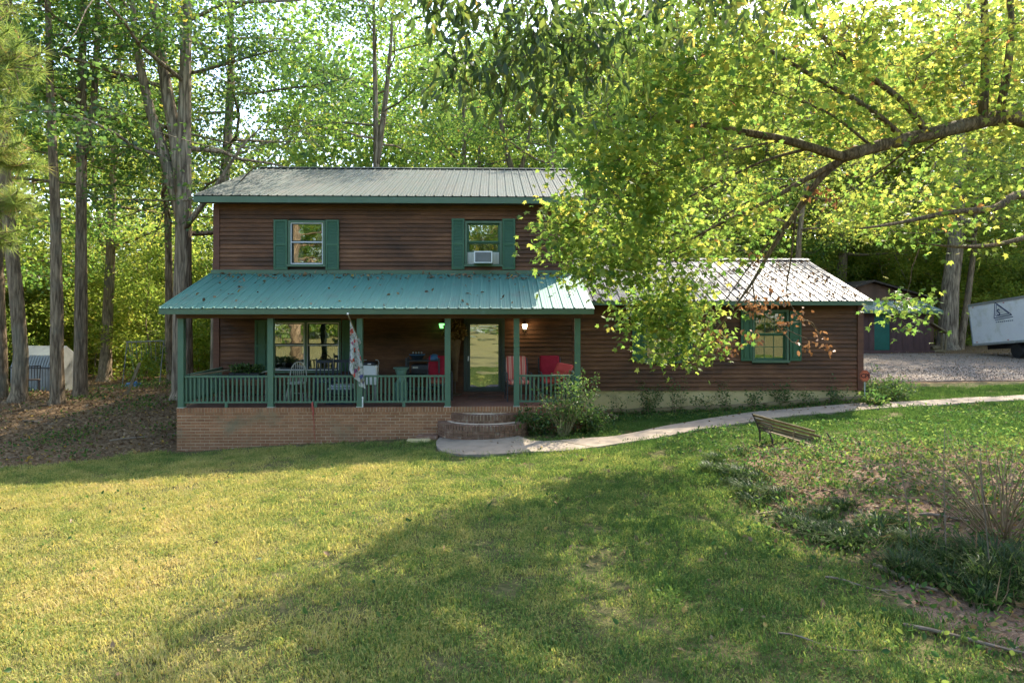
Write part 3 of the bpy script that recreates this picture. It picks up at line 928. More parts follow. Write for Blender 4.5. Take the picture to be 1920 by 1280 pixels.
ridge(UR + .02, WR + .07, 5.6, 4.215, .355, M['roof_wing'])

# fascia, rake and soffit
vboard("fascia_board", UL - .34, UR + .34, EV + .005, EV + .035, 5.365, 5.515, M['trim'])
vboard("fascia_board", -7.63, 1.79, -.32, -.29, 2.595, 2.705, M['trim'])
vboard("fascia_board", 1.81, WR + .05, WV - .415, WV - .385, 2.805, 2.905, M['trim'])
def rake(u, va, za, vb, zb, h=.15):
    m = MB(); m.hexa([(u, va, za - h), (u + .03, va, za - h), (u + .03, vb, zb - h), (u, vb, zb - h), (u, va, za - .012), (u + .03, va, za - .012), (u + .03, vb, zb - .012), (u, vb, zb - .012)])
    m.build("rake_board", M['trim'], house)
rake(UL - .345, EV + .036, 5.545, RV, 7.215); rake(UR + .315, EV + .036, 5.545, RV, 7.215)
rake(-7.635, -.288, 2.728, WV - .06, 3.585, .11); rake(1.765, -.288, 2.728, WV - .06, 3.585, .11)
rake(WR + .025, WV - .384, 2.93, 5.6, 4.21, .10)
vboard("soffit", UL - .31, UR + .31, EV + .036, WV - .04, 5.385, 5.40, M['soffit'])
vboard("soffit", 1.84, WR + .02, WV - .384, WV - .03, 2.83, 2.845, M['soffit'])
for u0, u1 in ((UL - .31, UL - .02), (UR + .02, UR + .31)):
    m = MB(); m.hexa([(u0, EV + .1, 5.40), (u1, EV + .1, 5.40), (u1, RV, 7.05), (u0, RV, 7.05), (u0, EV + .1, 5.42), (u1, EV + .1, 5.42), (u1, RV, 7.07), (u0, RV, 7.07)])
    m.build("soffit", M['soffit'], house)
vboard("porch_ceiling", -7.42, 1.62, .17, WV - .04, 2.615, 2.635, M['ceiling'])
vboard("porch_beam", -7.40, 1.58, -.02, .155, 2.50, 2.605, M['beam'])
vboard("porch_beam", -7.40, -7.25, .155, WV - .04, 2.50, 2.605, M['beam'])
vboard("porch_beam", 1.43, 1.58, .155, WV - .04, 2.50, 2.605, M['beam'])

# posts
POSTS = [-7.31, -5.35, -3.386, -1.436, .103, 1.47]
for u in POSTS:
    m = MB(); m.box(u - .0625, u + .0625, .0, .125, FL + .012, 2.50)
    p = m.build("porch_post", M['post'], house)
    MB().box(u - .075, u + .075, -.012, .137, FL, FL + .012).build("post_base", M['ivory'], p)

def railing(ua, ub, n, axis='u', fix=.06):
    def bx(a, b, w, z0, z1):
        m = MB()
        if axis == 'u': m.box(a, b, fix - w / 2, fix + w / 2, z0, z1)
        else: m.box(fix - w / 2, fix + w / 2, a, b, z0, z1)
        return m
    r = bx(ua, ub, .07, 1.195, 1.235).build("porch_railing", M['post'], house)
    bx(ua, ub, .045, .625, .665).build("bottom_rail", M['post'], r)
    bx((ua + ub) / 2 - .03, (ua + ub) / 2 + .03, .05, FL, .625).build("support_block", M['post'], r)
    for i in range(n):
        c = ua + (ub - ua) * (i + .5) / n + random.uniform(-.006, .006)
        lean = random.uniform(-.012, .012) if random.random() < .3 else 0
        m = MB()
        if axis == 'u':
            m.hexa([(c - .018, fix - .018, .665), (c + .018, fix - .018, .665), (c + .018, fix + .018, .665), (c - .018, fix + .018, .665),
                    (c - .018 + lean, fix - .018, 1.195), (c + .018 + lean, fix - .018, 1.195), (c + .018 + lean, fix + .018, 1.195), (c - .018 + lean, fix + .018, 1.195)])
        else:
            m.box(fix - .018, fix + .018, c - .018, c + .018, .665, 1.195)
        m.build("baluster", M['post'], r)
railing(POSTS[0] + .063, POSTS[1] - .063, 20)
railing(POSTS[1] + .063, POSTS[2] - .063, 20)
railing(POSTS[2] + .063, POSTS[3] - .063, 20)
railing(POSTS[4] + .063, POSTS[5] - .063, 13)
railing(.13, WV - .06, 22, 'v', -7.31)
railing(.13, WV - .06, 22, 'v', 1.47)

# windows, sashes, panes
def frame(mb, u0, u1, z0, z1, v0, v1, w):
    mb.box(u0, u1, v0, v1, z1 - w, z1); mb.box(u0, u1, v0, v1, z0, z0 + w)
    mb.box(u0, u0 + w, v0, v1, z0 + w, z1 - w); mb.box(u1 - w, u1, v0, v1, z0 + w, z1 - w)
    return mb

def window(h, units, storm, glass, muntin=False, curtain=True, sill=True, tw=.055, lowcut=None):
    u0, u1, z0, z1 = h
    t = frame(MB(), u0, u1, z0, z1, WV - .045, WV + .15, tw).build("window", M['trim'], house)
    if sill: MB().box(u0 - .02, u1 + .02, WV - .075, WV - .046, z0 - .01, z0 + .05).build("window_sill", M['trim'], t)
    iu0, iu1, iz0, iz1 = u0 + tw, u1 - tw, z0 + tw, z1 - tw
    wdt = (iu1 - iu0 - (units - 1) * .05) / units
    for k in range(units):
        a = iu0 + k * (wdt + .05); b = a + wdt
        if k: MB().box(a - .05, a, WV - .045, WV + .15, iz0, iz1).build("mullion", M['trim'], t)
        zm = (iz0 + iz1) / 2 + .03
        if storm:
            s = frame(MB(), a + .003, b - .003, iz0 + .003, iz1 - .003, WV - .02, WV - .002, .022)
            s.box(a + .025, b - .025, WV - .02, WV - .002, zm - .011, zm + .011)
            s.build("storm_frame", M['white'], t)
        sa = frame(MB(), a, b, zm, iz1, WV + .03, WV + .06, .045); sa.build("sash", M['sash'] if storm else M['shutter'], t)
        lo0 = iz0 if lowcut is None else lowcut
        sb = frame(MB(), a, b, lo0, zm + .02, WV + .07, WV + .10, .05); sb.build("sash", M['sash'] if storm else M['shutter'], t)
        MB().box(a + .045, b - .045, WV + .042, WV + .046, zm + .045, iz1 - .045).build("pane", glass, t)
        MB().box(a + .05, b - .05, WV + .083, WV + .087, lo0 + .05, zm - .03).build("pane", glass, t)
        if muntin:
            for (lo, hi, vv) in ((zm + .045, iz1 - .045, WV + .036), (iz0 + .05, zm - .03, WV + .077)):
                for q in (1, 2):
                    uu = a + .05 + (b - a - .1) * q / 3
                    MB().box(uu - .008, uu + .008, vv, vv + .005, lo, hi).build("muntin", M['shutter'], t)
                zz = (lo + hi) / 2
                MB().box(a + .05, b - .05, vv + .0007, vv + .0043, zz - .008, zz + .008).build("muntin", M['shutter'], t)
        if curtain:
            m = MB()
            for (ca, cb) in ((a - .02, a + .3 * wdt), (b - .26 * wdt, b + .02)):
                n = 14
                base = len(m.v)
                for i in range(n + 1):
                    uu = ca + (cb - ca) * i / n
                    vv = WV + .26 + .022 * math.sin(i * 1.9)
                    m.v += [(uu, vv, iz0 - .1), (uu, vv, iz1 + .05)]
                for i in range(n):
                    m.f.append((base + 2 * i, base + 2 * i + 2, base + 2 * i + 3, base + 2 * i + 1))
            m.build("curtain", M['curtain'], t)
    return t
window(W_UL, 1, True, M['glass_up'])
window(W_UR, 1, False, M['glass_up'], curtain=False, lowcut=4.16)
window(W_P, 2, True, M['glass'])
window(W_1, 1, False, M['glass_up'], muntin=True, curtain=False)
window(W_2, 1, False, M['glass_up'], muntin=True, curtain=False)

def shutter(u0, u1, z0, z1, louvred=True):
    v1 = WV - .026
    s = frame(MB(), u0, u1, z0, z1, v1 - .032, v1, .05)
    zm = (z0 + z1) / 2
    s.box(u0 + .05, u1 - .05, v1 - .032, v1, zm - .03, zm + .03)
    o = s.build("shutter", M['shutter'], house)
    for lo, hi in ((z0 + .05, zm - .03), (zm + .03, z1 - .05)):
        m = MB()
        if louvred:
            n = int((hi - lo) / .036)
            for i in range(n):
                z = lo + (hi - lo) * i / n; dz = (hi - lo) / n
                m.hexa([(u0 + .05, v1 - .026, z), (u1 - .05, v1 - .026, z), (u1 - .05, v1 - .004, z), (u0 + .05, v1 - .004, z),
                        (u0 + .05, v1 - .012, z + dz * .98), (u1 - .05, v1 - .012, z + dz * .98), (u1 - .05, v1 - .004, z + dz * .98), (u0 + .05, v1 - .004, z + dz * .98)])
        else:
            m.box(u0 + .05, u1 - .05, v1 - .012, v1 - .003, lo, hi)
            m.box(u0 + .085, u1 - .085, v1 - .024, v1 - .0125, lo + .04, hi - .04)
        m.build("shutter_panel", M['shutter'], o)
shutter(-6.014, -5.665, 3.712, 4.985); shutter(-4.70, -4.36, 3.712, 4.985)
shutter(-1.488, -1.160, 3.725, 5.03); shutter(-.187, .144, 3.725, 5.03)
shutter(-6.487, -6.135, 1.12, 2.43, False); shutter(-4.28, -3.95, 1.12, 2.43, False)
shutter(3.17, 3.46, 1.372, 2.66, False); shutter(4.44, 4.74, 1.372, 2.66, False)
shutter(6.0, 6.29, 1.368, 2.66, False); shutter(7.28, 7.582, 1.366, 2.66, False)

# front door with its storm door
d = frame(MB(), DOOR[0] - .06, DOOR[1] + .06, FL + .02, 2.48, WV - .05, WV + .1, .075)
d = d.build("door", M['doorframe'], house)
frame(MB(), DOOR[0] + .02, DOOR[1] - .02, FL + .1, 2.40, WV - .032, WV + .004, .085).build("storm_door_frame", M['doorframe'], d)
MB().box(DOOR[0] + .106, DOOR[1] - .106, WV - .02, WV - .014, FL + .186, 2.314).build("pane", M['glass_door'], d)
m = MB(); m.box(DOOR[0] + .10, DOOR[1] - .10, WV + .06, WV + .1, FL + .1, 2.40)
for zz in (.75, 1.25, 1.75): m.box(DOOR[0] + .2, DOOR[1] - .2, WV + .05, WV + .06, zz, zz + .4)
m.build("door_leaf", M['doorframe'], d)
MB().box(DOOR[0] + .045, DOOR[0] + .075, WV - .06, WV - .032, 1.38, 1.50).build("handle", M['white'], d)
MB().box(DOOR[0] - .1, DOOR[1] + .3, WV - .20, WV - .051, FL + .002, FL + .07).build("threshold", M['beam'], d)

# wing foundation, back of the block
m = MB(); m.box(UR + .02, WR - .03, WV + .02, WV + .18, -.3, .598); m.box(WR - .18, WR - .03, WV + .18, 8.8, -.1, .598)
m.build("foundation_wall", M['stucco'], house)
vboard("foundation_wall", UL + .03, UR, WV + .1, WV + .25, -.6, FL - .01, M['stucco'])
vboard("foundation_wall", UL + .03, UL + .2, WV + .25, BACK - .05, -.6, FL - .01, M['stucco'])

# ------------------------------------------------------------------ brick porch base
porch = thing("brick_porch", "tan red brick porch base with rowlock brick cap under the green railings", "porch", HO, HA)
BL, BR = -7.39, 1.62
bw, bh, jt = .1937, .0572, .0103
core = MB()
core.box(BL + .01, BR - .01, .0, WV + .02, -.8, FL - .105)
core.build("mortar_wall", M['mortar'], porch)
MB().box(BL + .01, BR - .01, .11, WV - .06, FL - .104, FL - .004).build("floor_slab", M['porch_floor'], porch)
brick_me = MB().box(-bw / 2, bw / 2, -.009, .03, -bh / 2, bh / 2).mesh("brick", M['brick'])
half_me = MB().box(-bw / 4, bw / 4, -.009, .03, -bh / 2, bh / 2).mesh("brick", M['brick'])
row_me = MB().box(-bh / 2, bh / 2, -.018, .115, -.05, .05).mesh("cap_brick", M['brick'])
n_b = 0
rest = MB()
z = FL - .105 - jt / 2 - bh / 2
row = 0
while z > -.62:
    u = BL + (bw / 2 if row % 2 == 0 else 0)
    while u < BR + .05:
        gx = HM @ Vector((u, 0, 0))
        if z + bh / 2 > G(gx.x, gx.y) - .06:
            jz, jv = random.uniform(-.0015, .0015), random.uniform(-.003, .003)
            if n_b < 292 and u - bw / 2 > BL - .005 and u + bw / 2 < BR + .005:
                link("brick", brick_me, porch, (u, jv, z + jz)); n_b += 1
            else:
                a, b = max(BL, u - bw / 2), min(BR, u + bw / 2)
                if b - a > .03: rest.box(a, b, -.009 + jv, .03, z - bh / 2 + jz, z + bh / 2 + jz)
        u += bw + jt
    # left end return
    v = .12
    while v < WV:
        rest.box(BL - .001, BL + .03, v - .088, v + .088, z - bh / 2, z + bh / 2)
        v += .204
    z -= bh + jt; row += 1
tag(rest.build("lower_bricks", M['brick'], porch), kind='stuff')
u = BL + bh / 2
while u < BR:
    link("cap_brick", row_me, porch, (u, random.uniform(-.003, .003), FL - .052 + random.uniform(-.001, .001)))
    u += bh + jt
m = MB(); m.box(BL + .005, BR - .005, -.008, .1, FL - .104, FL - .006); m.build("cap_mortar", M['mortar'], porch)
# ------------------------------------------------------------------ brick steps: two rounded tiers
steps = thing("brick_steps", "worn half round brick steps of two tiers between porch and concrete pad", "steps", H(-.62, 0, 0), HA)
def tier(a, b, z0, z1, nb, rows):
    """half ellipse, half width a, reach b, faced with upright bricks"""
    m = MB(); N = 28
    P = [(a * .985 * math.cos(math.pi * i / N), -.02 - b * .985 * math.sin(math.pi * i / N)) for i in range(N + 1)]
    n = len(m.v)
    m.v += [(x, y, z0) for x, y in P] + [(x, y, z1 - .004) for x, y in P]
    for i in range(N): m.f.append((n + i + 1, n + i, n + N + 1 + i, n + N + 2 + i))
    m.f.append(tuple(n + N + 1 + i for i in reversed(range(N + 1))))
    m.build("tier_core", M['mortar'], steps)
    # top course: rowlock bricks radiating; lower course: stretchers
    hcap = .105
    for i in range(nb):
        t = math.pi * (i + .5) / nb
        x, y = a * math.cos(t), -.02 - b * math.sin(t)
        nx, ny = math.cos(t) / a, math.sin(t) / b
        ang = math.atan2(-ny, nx)
        w = math.pi * math.hypot(a * math.sin(t), b * math.cos(t)) / nb * .80
        o = MB().box(-.20, .012, -w / 2, w / 2, z1 - hcap, z1 + random.uniform(-.003, .004)).build("step_brick", M['step_brick'], steps, loc=(x, y, 0), rot=(0, 0, ang))
    ns = nb // 3
    zz = z1 - hcap - .009
    while zz > z0 + .02:
        zb = max(zz - .057, z0)
        for i in range(ns):
            for h in (0, 1):
                t = math.pi * (i + .25 + .5 * h) / ns
                x, y = a * math.cos(t), -.02 - b * math.sin(t)
                ang = math.atan2(-math.sin(t) / b, math.cos(t) / a)
                w = math.pi * math.hypot(a * math.sin(t), b * math.cos(t)) / ns * .47
                MB().box(-.08, .008, -w / 2, w / 2, zb, zz).build("step_brick", M['step_brick'], steps, loc=(x, y, 0), rot=(0, 0, ang))
        zz = zb - .009
tier(1.02, .80, -.10, .235, 42, 2)
tier(.72, .42, .20, .40, 30, 1)
sb = thing("concrete_block", "rough mossy block beside the left end of the brick steps", "block", H(-1.86, -.26, G(-1.9, 14.95) - .05), HA)
m = MB(); m.cushion(-.24, .24, -.16, .16, 0, .15, .03); m.build("block_body", M['step_brick'], sb)
m = MB(); m.cushion(-.42, .1, -.34, -.12, 0, .11, .03); m.build("block_chip", M['stucco'], sb)

# ------------------------------------------------------------------ things on the porch
def onporch(name, label, cat, u, v, w=FL, rz=0.0, group=None):
    return thing(name, label, cat, H(u, v, w), HA + rz, group)

# bow-back chair
t = onporch("windsor_chair", "cream bow back spindle chair behind the second railing", "chair", -5.05, .95)
m = MB(); m.lathe([(.17, .42), (.205, .43), (.205, .45), (.18, .465)], (0, 0, 0), 20); m.build("seat", M['cream'], t)
for sx in (-1, 1):
    for sy in (-1, 1):
        MB().tube([(sx * .13, sy * .12, .43), (sx * .17, sy * .16, .22), (sx * .20, sy * .19, 0)], [.016, .021, .013], 8).build("leg", M['cream'], t)
m = MB(); m.tube([(-.185, 0, .2), (.185, 0, .2)], .011, 6); m.tube([(-.18, -.17, .2), (-.18, .17, .2)], .011, 6); m.tube([(.18, -.17, .2), (.18, .17, .2)], .011, 6); m.build("stretcher", M['cream'], t)
bow = [(.195 * math.cos(a), .16 + .05 * math.sin(a), .46 + .46 * max(0, math.sin(a)) ** .62) for a in np.linspace(0, math.pi, 22)]
MB().tube(bow, .013, 8).build("backrest", M['cream'], t)
for i in range(6):
    x = -.125 + .05 * i
    MB().tube([(x * .8, .16, .455), (x, .20, .46 + .46 * (1 - (x / .195) ** 2) ** .31)], .007, 6).build("spindle", M['cream'], t)

def slat_chair(label, u, v, rz):
    t = onporch("slat_chair", label, "chair", u, v, FL, rz)
    MB().cushion(-.21, .21, -.2, .2, .42, .455, .02).build("seat", M['navy'], t)
    for sx in (-1, 1):
        MB().bar((sx * .19, -.18, 0), (sx * .19, -.18, .42), .035, .035).build("leg", M['navy'], t)
        MB().tube([(sx * .19, .19, 0), (sx * .19, .19, .45), (sx * .19, .26, .98)], [.019, .019, .015], 8).build("leg", M['navy'], t)
    m = MB(); m.bar((-.19, .245, .90), (.19, .245, .90), .02, .07); m.build("top_rail", M['navy'], t)
    for i in range(3):
        MB().bar((-.1 + .1 * i, .20, .46), (-.1 + .1 * i, .243, .87), .03, .014, (0, 1, 0)).build("back_slat", M['navy'], t)
slat_chair("dark slat back chair nearest to the cream spindle chair", -4.50, 1.3, .15)
slat_chair("dark slat back chair under the mullion of the double window, farther from the cream chair", -4.18, 1.45, -.1)
t = onporch("folded_towel", "pale grey folded cloth pile low behind the second railing", "cloth", -3.95, .72, FL + .32)
m = MB(); m.cushion(-.28, .28, -.2, .2, 0, .05); m.cushion(-.24, .3, -.18, .2, .05, .11); m.build("cloth", M['galv'], t)
t = onporch("porch_crate", "low dark crate under the pale cloth behind the second railing", "crate", -3.95, .72)
frame(MB(), -.3, .3, 0, .32, -.22, .22, .05).build("crate_frame", M['navy'], t)
for i in range(3): MB().box(-.25, .25, -.205, .205, .07 + .075 * i, .12 + .075 * i).build("crate_slat", M['charcoal'], t)

# work table of oddments behind the first railing
t = onporch("lumber_table", "long low table behind the first railing piled with plants and boards", "table", -6.35, 1.1)
MB().box(-.75, .75, -.4, .4, .55, .59).build("tabletop", M['charcoal'], t)
for sx in (-1, 1):
    for sy in (-1, 1):
        MB().box(sx * .68 - .03, sx * .68 + .03, sy * .33 - .03, sy * .33 + .03, 0, .55).build("leg", M['charcoal'], t)
def plank(label, p, q, w=.14, h=.025, mat='oldwood'):
    o = thing("plank", label, "plank", H(*p), 0)
    d = H(*q) - H(*p)
    MB().bar((0, 0, 0), d, w, h).build("board", M[mat], o)
    return o
plank("long grey board leaning up from the corner post on the porch", (-7.18, .3, 1.22), (-6.4, 1.9, 1.28))
plank("short tan board lying on the table beside the green shutter", (-5.98, 1.0, 1.19), (-5.55, 1.3, 1.29), .09, .022, 'cream')
t = onporch("plant_tray", "tray of straggly dark plants on the porch table", "plants", -6.25, 1.1, FL + .59)
MB().box(-.35, .35, -.22, .22, 0, .09).build("tray", M['black'], t)
n = 500
cen = np.stack([rng.uniform(-.36, .36, n), rng.uniform(-.22, .22, n), .06 + .2 * rng.random(n) ** .8], 1)
link("foliage", leaf_mesh("foliage", 'oval', cen, rand_dirs(n, .4), rand_dirs(n, .5), rng.uniform(.04, .09, n), rng.random(n), M['shrub']), t)

# white lidded bin on a stand
t = onporch("drink_cooler", "white box cooler with black lid and handle behind the third railing", "cooler", -3.30, 1.0)
MB().cushion(-.19, .15, -.16, .16, .40, .86, .025).build("body", M['white'], t)
MB().cushion(-.17, .13, -.165, .165, .862, .93, .025).build("lid", M['black'], t)
for sx in (-.19, .15): MB().tube([(sx, 0, .84), (sx + (.03 if sx > 0 else -.03), 0, .9), (sx, 0, .97), (sx * .6, 0, .975)], .014, 8).build("handle", M['grey_plastic'], t)
MB().box(-.06, .02, -.168, -.164, .88, .905).build("badge", M['white'], t)
for sx in (-.15, .11):
    for sy in (-.12, .12): MB().box(sx - .02, sx + .02, sy - .02, sy + .02, 0, .40).build("leg", M['grey_plastic'], t)

t = onporch("glazed_pot", "pale green glazed urn with rolled rim on its ribbed pedestal", "pot", -2.62, 1.15)
m = MB(); m.lathe([(.15, .42), (.10, .5), (.115, .62), (.145, .72), (.145, .74), (.19, .76), (.19, .785), (.12, .785), (.11, .74)], (0, 0, 0), 18); m.build("urn", M['celadon'], t, True)
for i in range(12):
    a = i * math.pi / 6
    MB().box(-.022, .022, -.02, .02, 0, .42).build("pedestal_rib", M['celadon'], t, loc=(.14 * math.cos(a), .14 * math.sin(a), 0), rot=(0, 0, a + math.pi / 2))

t = onporch("storage_shelf", "dark shelf unit crowded with blue and black things against the wall", "shelf", -2.15, 1.75)
for sx in (-.4, .4):
    for sy in (-.2, .2): MB().box(sx - .02, sx + .02, sy - .02, sy + .02, 0, .98).build("upright", M['charcoal'], t)
for z in (.2, .55, .9): MB().box(-.4, .4, -.2, .2, z, z + .025).build("shelf_board", M['charcoal'], t)
t2 = onporch("tool_case", "black case on the upper shelf of the dark shelf unit", "case", -2.2, 1.75, FL + .575)
MB().cushion(-.24, .22, -.15, .15, 0, .24, .03).build("body", M['black'], t2)
MB().box(-.2, -.07, -.155, -.151, .15, .19).build("latch", M['cream'], t2)
t2 = onporch("blue_helmet", "blue rounded lid on top of the dark shelf unit", "lid", -1.88, 1.68, FL + .925)
MB().lathe([(.13, 0), (.13, .05), (.10, .11), (.05, .14), (.0, .145)], (0, 0, 0), 16).build("shell", M['blue'], t2, True)
t2 = onporch("blue_basket", "dark blue basket with pale rim on top of the dark shelf unit", "basket", -2.3, 1.7, FL + .925)
MB().lathe([(.12, 0), (.17, .12), (.18, .12), (.18, .14), (.16, .14), (.11, .02)], (0, 0, 0), 16).build("bowl", M['dkblue'], t2, True)
MB().tube([(.19 * math.cos(a), .19 * math.sin(a), .13) for a in np.linspace(0, 2 * math.pi, 20)], .01, 6).build("rim", M['blue'], t2)
for i in range(4):
    MB().cushion(-.02, .02, -.02, .02, 0, .05, .01).build("clip", M['grey_plastic'], t2, loc=(-.1 + .07 * i, -.02, .15))

def patio_chair(label, u, v, rz, back_mat, seat_mat, cushion_w=.25, back_h=.52):
    t = onporch("patio_chair", label, "chair", u, v, FL, rz)
    for sx in (-1, 1):
        MB().tube([(sx * .29, -.27, 0), (sx * .29, -.27, .62), (sx * .29, -.22, .66), (sx * .29, .2, .65)], .016, 8).build("arm_frame", M['charcoal'], t)
        MB().tube([(sx * .27, .30, 0), (sx * .27, .2, .42), (sx * .27, .34, .98)], .016, 8).build("leg", M['charcoal'], t)
    MB().box(-.27, .27, -.25, .25, .36, .385).build("seat_frame", M['charcoal'], t)
    MB().cushion(-.26, .26, -.27, .22, .386, .485, .04).build("seat", M[seat_mat], t)
    m = MB(); m.cushion(-cushion_w, cushion_w, -.05, .05, 0, back_h + .05, .04)
    m.build("backrest", M[back_mat], t, loc=(0, .20, .47), rot=(R(-12), 0, 0))
    return t
patio_chair("patio chair with plain crimson back cushion beside the post left of the door", -1.72, 1.35, .1, 'red', 'rust_red', .27)
patio_chair("patio chair with coral and cream striped cushions right of the door", .17, 1.15, .12, 'stripe', 'stripe')
patio_chair("patio chair with crimson back near the end of the porch", 1.0, 1.35, .1, 'red', 'coral')
t = onporch("throw_pillow", "coral red pillow slumped on the crimson chair at the porch end", "pillow", 1.17, 1.1, FL + .50)
m = MB(); m.cushion(-.19, .19, -.07, .07, 0, .40, .06)
for i, (x, y, z) in enumerate(m.v): m.v[i] = (x + .18 * z * (.4 + .6 * (x > 0)), y - .04 * math.sin(z * 7), z - .12 * max(0, -x) + .05 * max(0, x))
m.build("pillow_body", M['coral'], t, loc=(0, 0, 0), rot=(R(-16), R(14), R(-10)))
t = onporch("folded_umbrella", "grey green folded canvas bundle leaning on the porch end railing", "bundle", 1.36, 1.0, FL)
MB().tube([(0, 0, .0), (-.02, .1, .35), (-.06, .2, .7), (-.22, .34, .84)], [.02, .05, .055, .02], 8).build("canvas", M['post'], t)

# dried bundle in a tall basket by the door
t = onporch("tall_basket", "tall tapering cane basket holding a bunch of dried heads beside the door", "basket", -1.40, 2.10)
m = MB(); m.lathe([(.07, .35), (.09, .7), (.13, 1.15), (.17, 1.42), (.15, 1.42), (.08, .75)], (0, 0, 0), 16); m.build("basket_cone", M['wicker'], t)
MB().lathe([(.16, 0), (.16, .03), (.03, .06), (.03, .35), (.09, .36)], (0, 0, 0), 12).build("stand", M['bronze'], t)
n = 1500
dd = rand_dirs(n, .5); rr = .27 * rng.random(n) ** .4
cen = np.array([0, 0, 1.60]) + dd * rr[:, None] * np.array([1, .8, .95])
link("dried_heads", leaf_mesh("dried_heads", 'diamond', cen, rand_dirs(n), dd, rng.uniform(.05, .10, n), rng.random(n), leaf_mat("dried_seed_heads", [(0, (.10, .055, .015)), (.5, (.20, .12, .035)), (1, (.32, .22, .08))], 1.2, .2, .02, 0)), t)

t = onporch("door_mat", "flat brown mat lying in front of the storm door", "mat", -.62, 1.65, FL)
MB().box(-.42, .42, -.25, .25, .001, .016).build("mat_pad", M['beam'], t)

# wall lanterns, lit
def lantern(label, u, z, glass_col, e, watts, lampcol):
    t = onporch("wall_lantern", label, "lantern", u, WV - .02, z)
    MB().box(-.05, .05, -.014, .0, -.08, .12).build("back_plate", M['bronze'], t)
    MB().tube([(0, -.01, .10), (0, -.07, .16), (0, -.12, .14)], .010, 8).build("arm", M['bronze'], t)
    MB().lathe([(.012, .16), (.035, .13), (.075, .115), (.07, .10)], (0, -.12, 0), 6).build("cap", M['bronze'], t)
    MB().lathe([(.040, -.02), (.062, .05), (.068, .10)], (0, -.12, 0), 6).build("globe", emit_mat("lit_lantern_glass", glass_col, e), t)
    m = MB(); m.lathe([(.006, -.12), (.014, -.09), (.022, -.06), (.045, -.021)], (0, -.12, 0), 6); m.build("finial", M['bronze'], t)
    L = bpy.data.objects.new("lantern_bulb", bpy.data.lights.new("lantern_bulb", 'POINT'))
    L.data.energy = watts; L.data.color = lampcol; L.data.shadow_soft_size = .05
    C.objects.link(L); L.parent = t; L.location = (0, -.24, .05)
lantern("lit amber wall lantern right of the front door", .385, 2.22, (1.0, .78, .45), 2.2, 1.0, (1, .76, .45))
lantern("green glowing wall lantern left of the front door", -1.735, 2.24, (.16, .75, .16), .9, .15, (.3, 1, .3))

t = thing("flood_light", "small white twin floodlight under the wing eave", "floodlight", H(3.05, WV - .03, 2.60), HA)
MB().box(-.05, .05, -.02, .02, -.04, .05).build("base_plate", M['white'], t)
for sx, sz in ((-.09, -.05), (.08, .03)):
    MB().lathe([(.03, 0), (.045, .05), (.07, .12), (.065, .125)], (0, 0, 0), 12).build("lamp_head", M['white'], t, loc=(sx, -.05, sz), rot=(R(115), R(30 * (1 if sx > 0 else -1)), 0))

# window air conditioner
t = thing("air_conditioner", "cream window air conditioner sitting in the upper right window", "air conditioner", H(-.675, WV - .02, 3.865), HA)
MB().cushion(-.235, .235, -.30, .12, 0, .31, .012).build("case", M['ivory'], t)
m = MB(); frame(m, -.225, .225, .01, .30, -.315, -.301, .022); m.build("grille_frame", M['white'], t)
for i in range(8): MB().box(-.203, .203, -.312, -.303, .045 + .029 * i, .062 + .029 * i).build("grille_slat", M['grey_plastic'], t)
MB().box(-.203, .203, -.3025, -.3005, .032, .278).build("grille_back", M['charcoal'], t)
for a, b in ((-.41, -.237), (.237, .41)):
    m = MB(); n = 5
    for i in range(n):
        m.box(a + (b - a) * i / n, a + (b - a) * (i + .86) / n, .03, .045 + .006 * (i % 2), 0.005, .305)
    m.build("side_panel", M['ivory'], t)

# flag on a short pole
fl = thing("flag", "floral flag hanging limp from an angled pole on the third porch post", "flag", H(-3.386, -.03, 1.96), HA)
MB().tube([(.02, .0, 0), (-.09, -.22, .36), (-.17, -.38, .63)], .012, 8).build("pole", M['oldwood'], fl)
MB().tube([(.0, .03, -.02), (.02, .0, .0), (-.01, -.06, .10)], .024, 8).build("bracket", M['galv'], fl)
MB().lathe([(.0, -.025), (.02, -.015), (.024, 0), (.02, .015), (0, .025)], (-.17, -.38, .645), 10).build("finial", M['white'], fl)
m = MB(); nu, nv = 22, 30
A = Vector((-.135, -.31, .51)); B = Vector((-.035, -.11, .19))
for j in range(nv + 1):
    t_ = j / nv
    for i in range(nu + 1):
        s_ = i / nu
        top = A + (B - A) * s_
        # cloth gathers into folds as it falls from the sloping pole
        x = (-.17 + .36 * s_) * (0.66 + .32 * t_) - .06 + .05 * t_
        zl = -1.02 + .20 * abs(s_ - .72) + (.30 if s_ < .1 else .30 - .33 * s_)
        z = top.z + (zl - top.z) * t_
        y = top.y * (1 - .55 * t_) - .1 * t_ + .05 * math.sin(s_ * 15 + 1.5 * t_) * min(1, t_ * 2.2)
        xx = top.x + (x - top.x) * min(1, t_ * 1.6)
        m.v.append((xx + .02 * math.sin(s_ * 22 + t_ * 3) * t_, y, z))
for j in range(nv):
    for i in range(nu):
        a = j * (nu + 1) + i
        m.f.append((a, a + 1, a + nu + 2, a + nu + 1))
m.build("cloth", flag_mat(), fl, True)

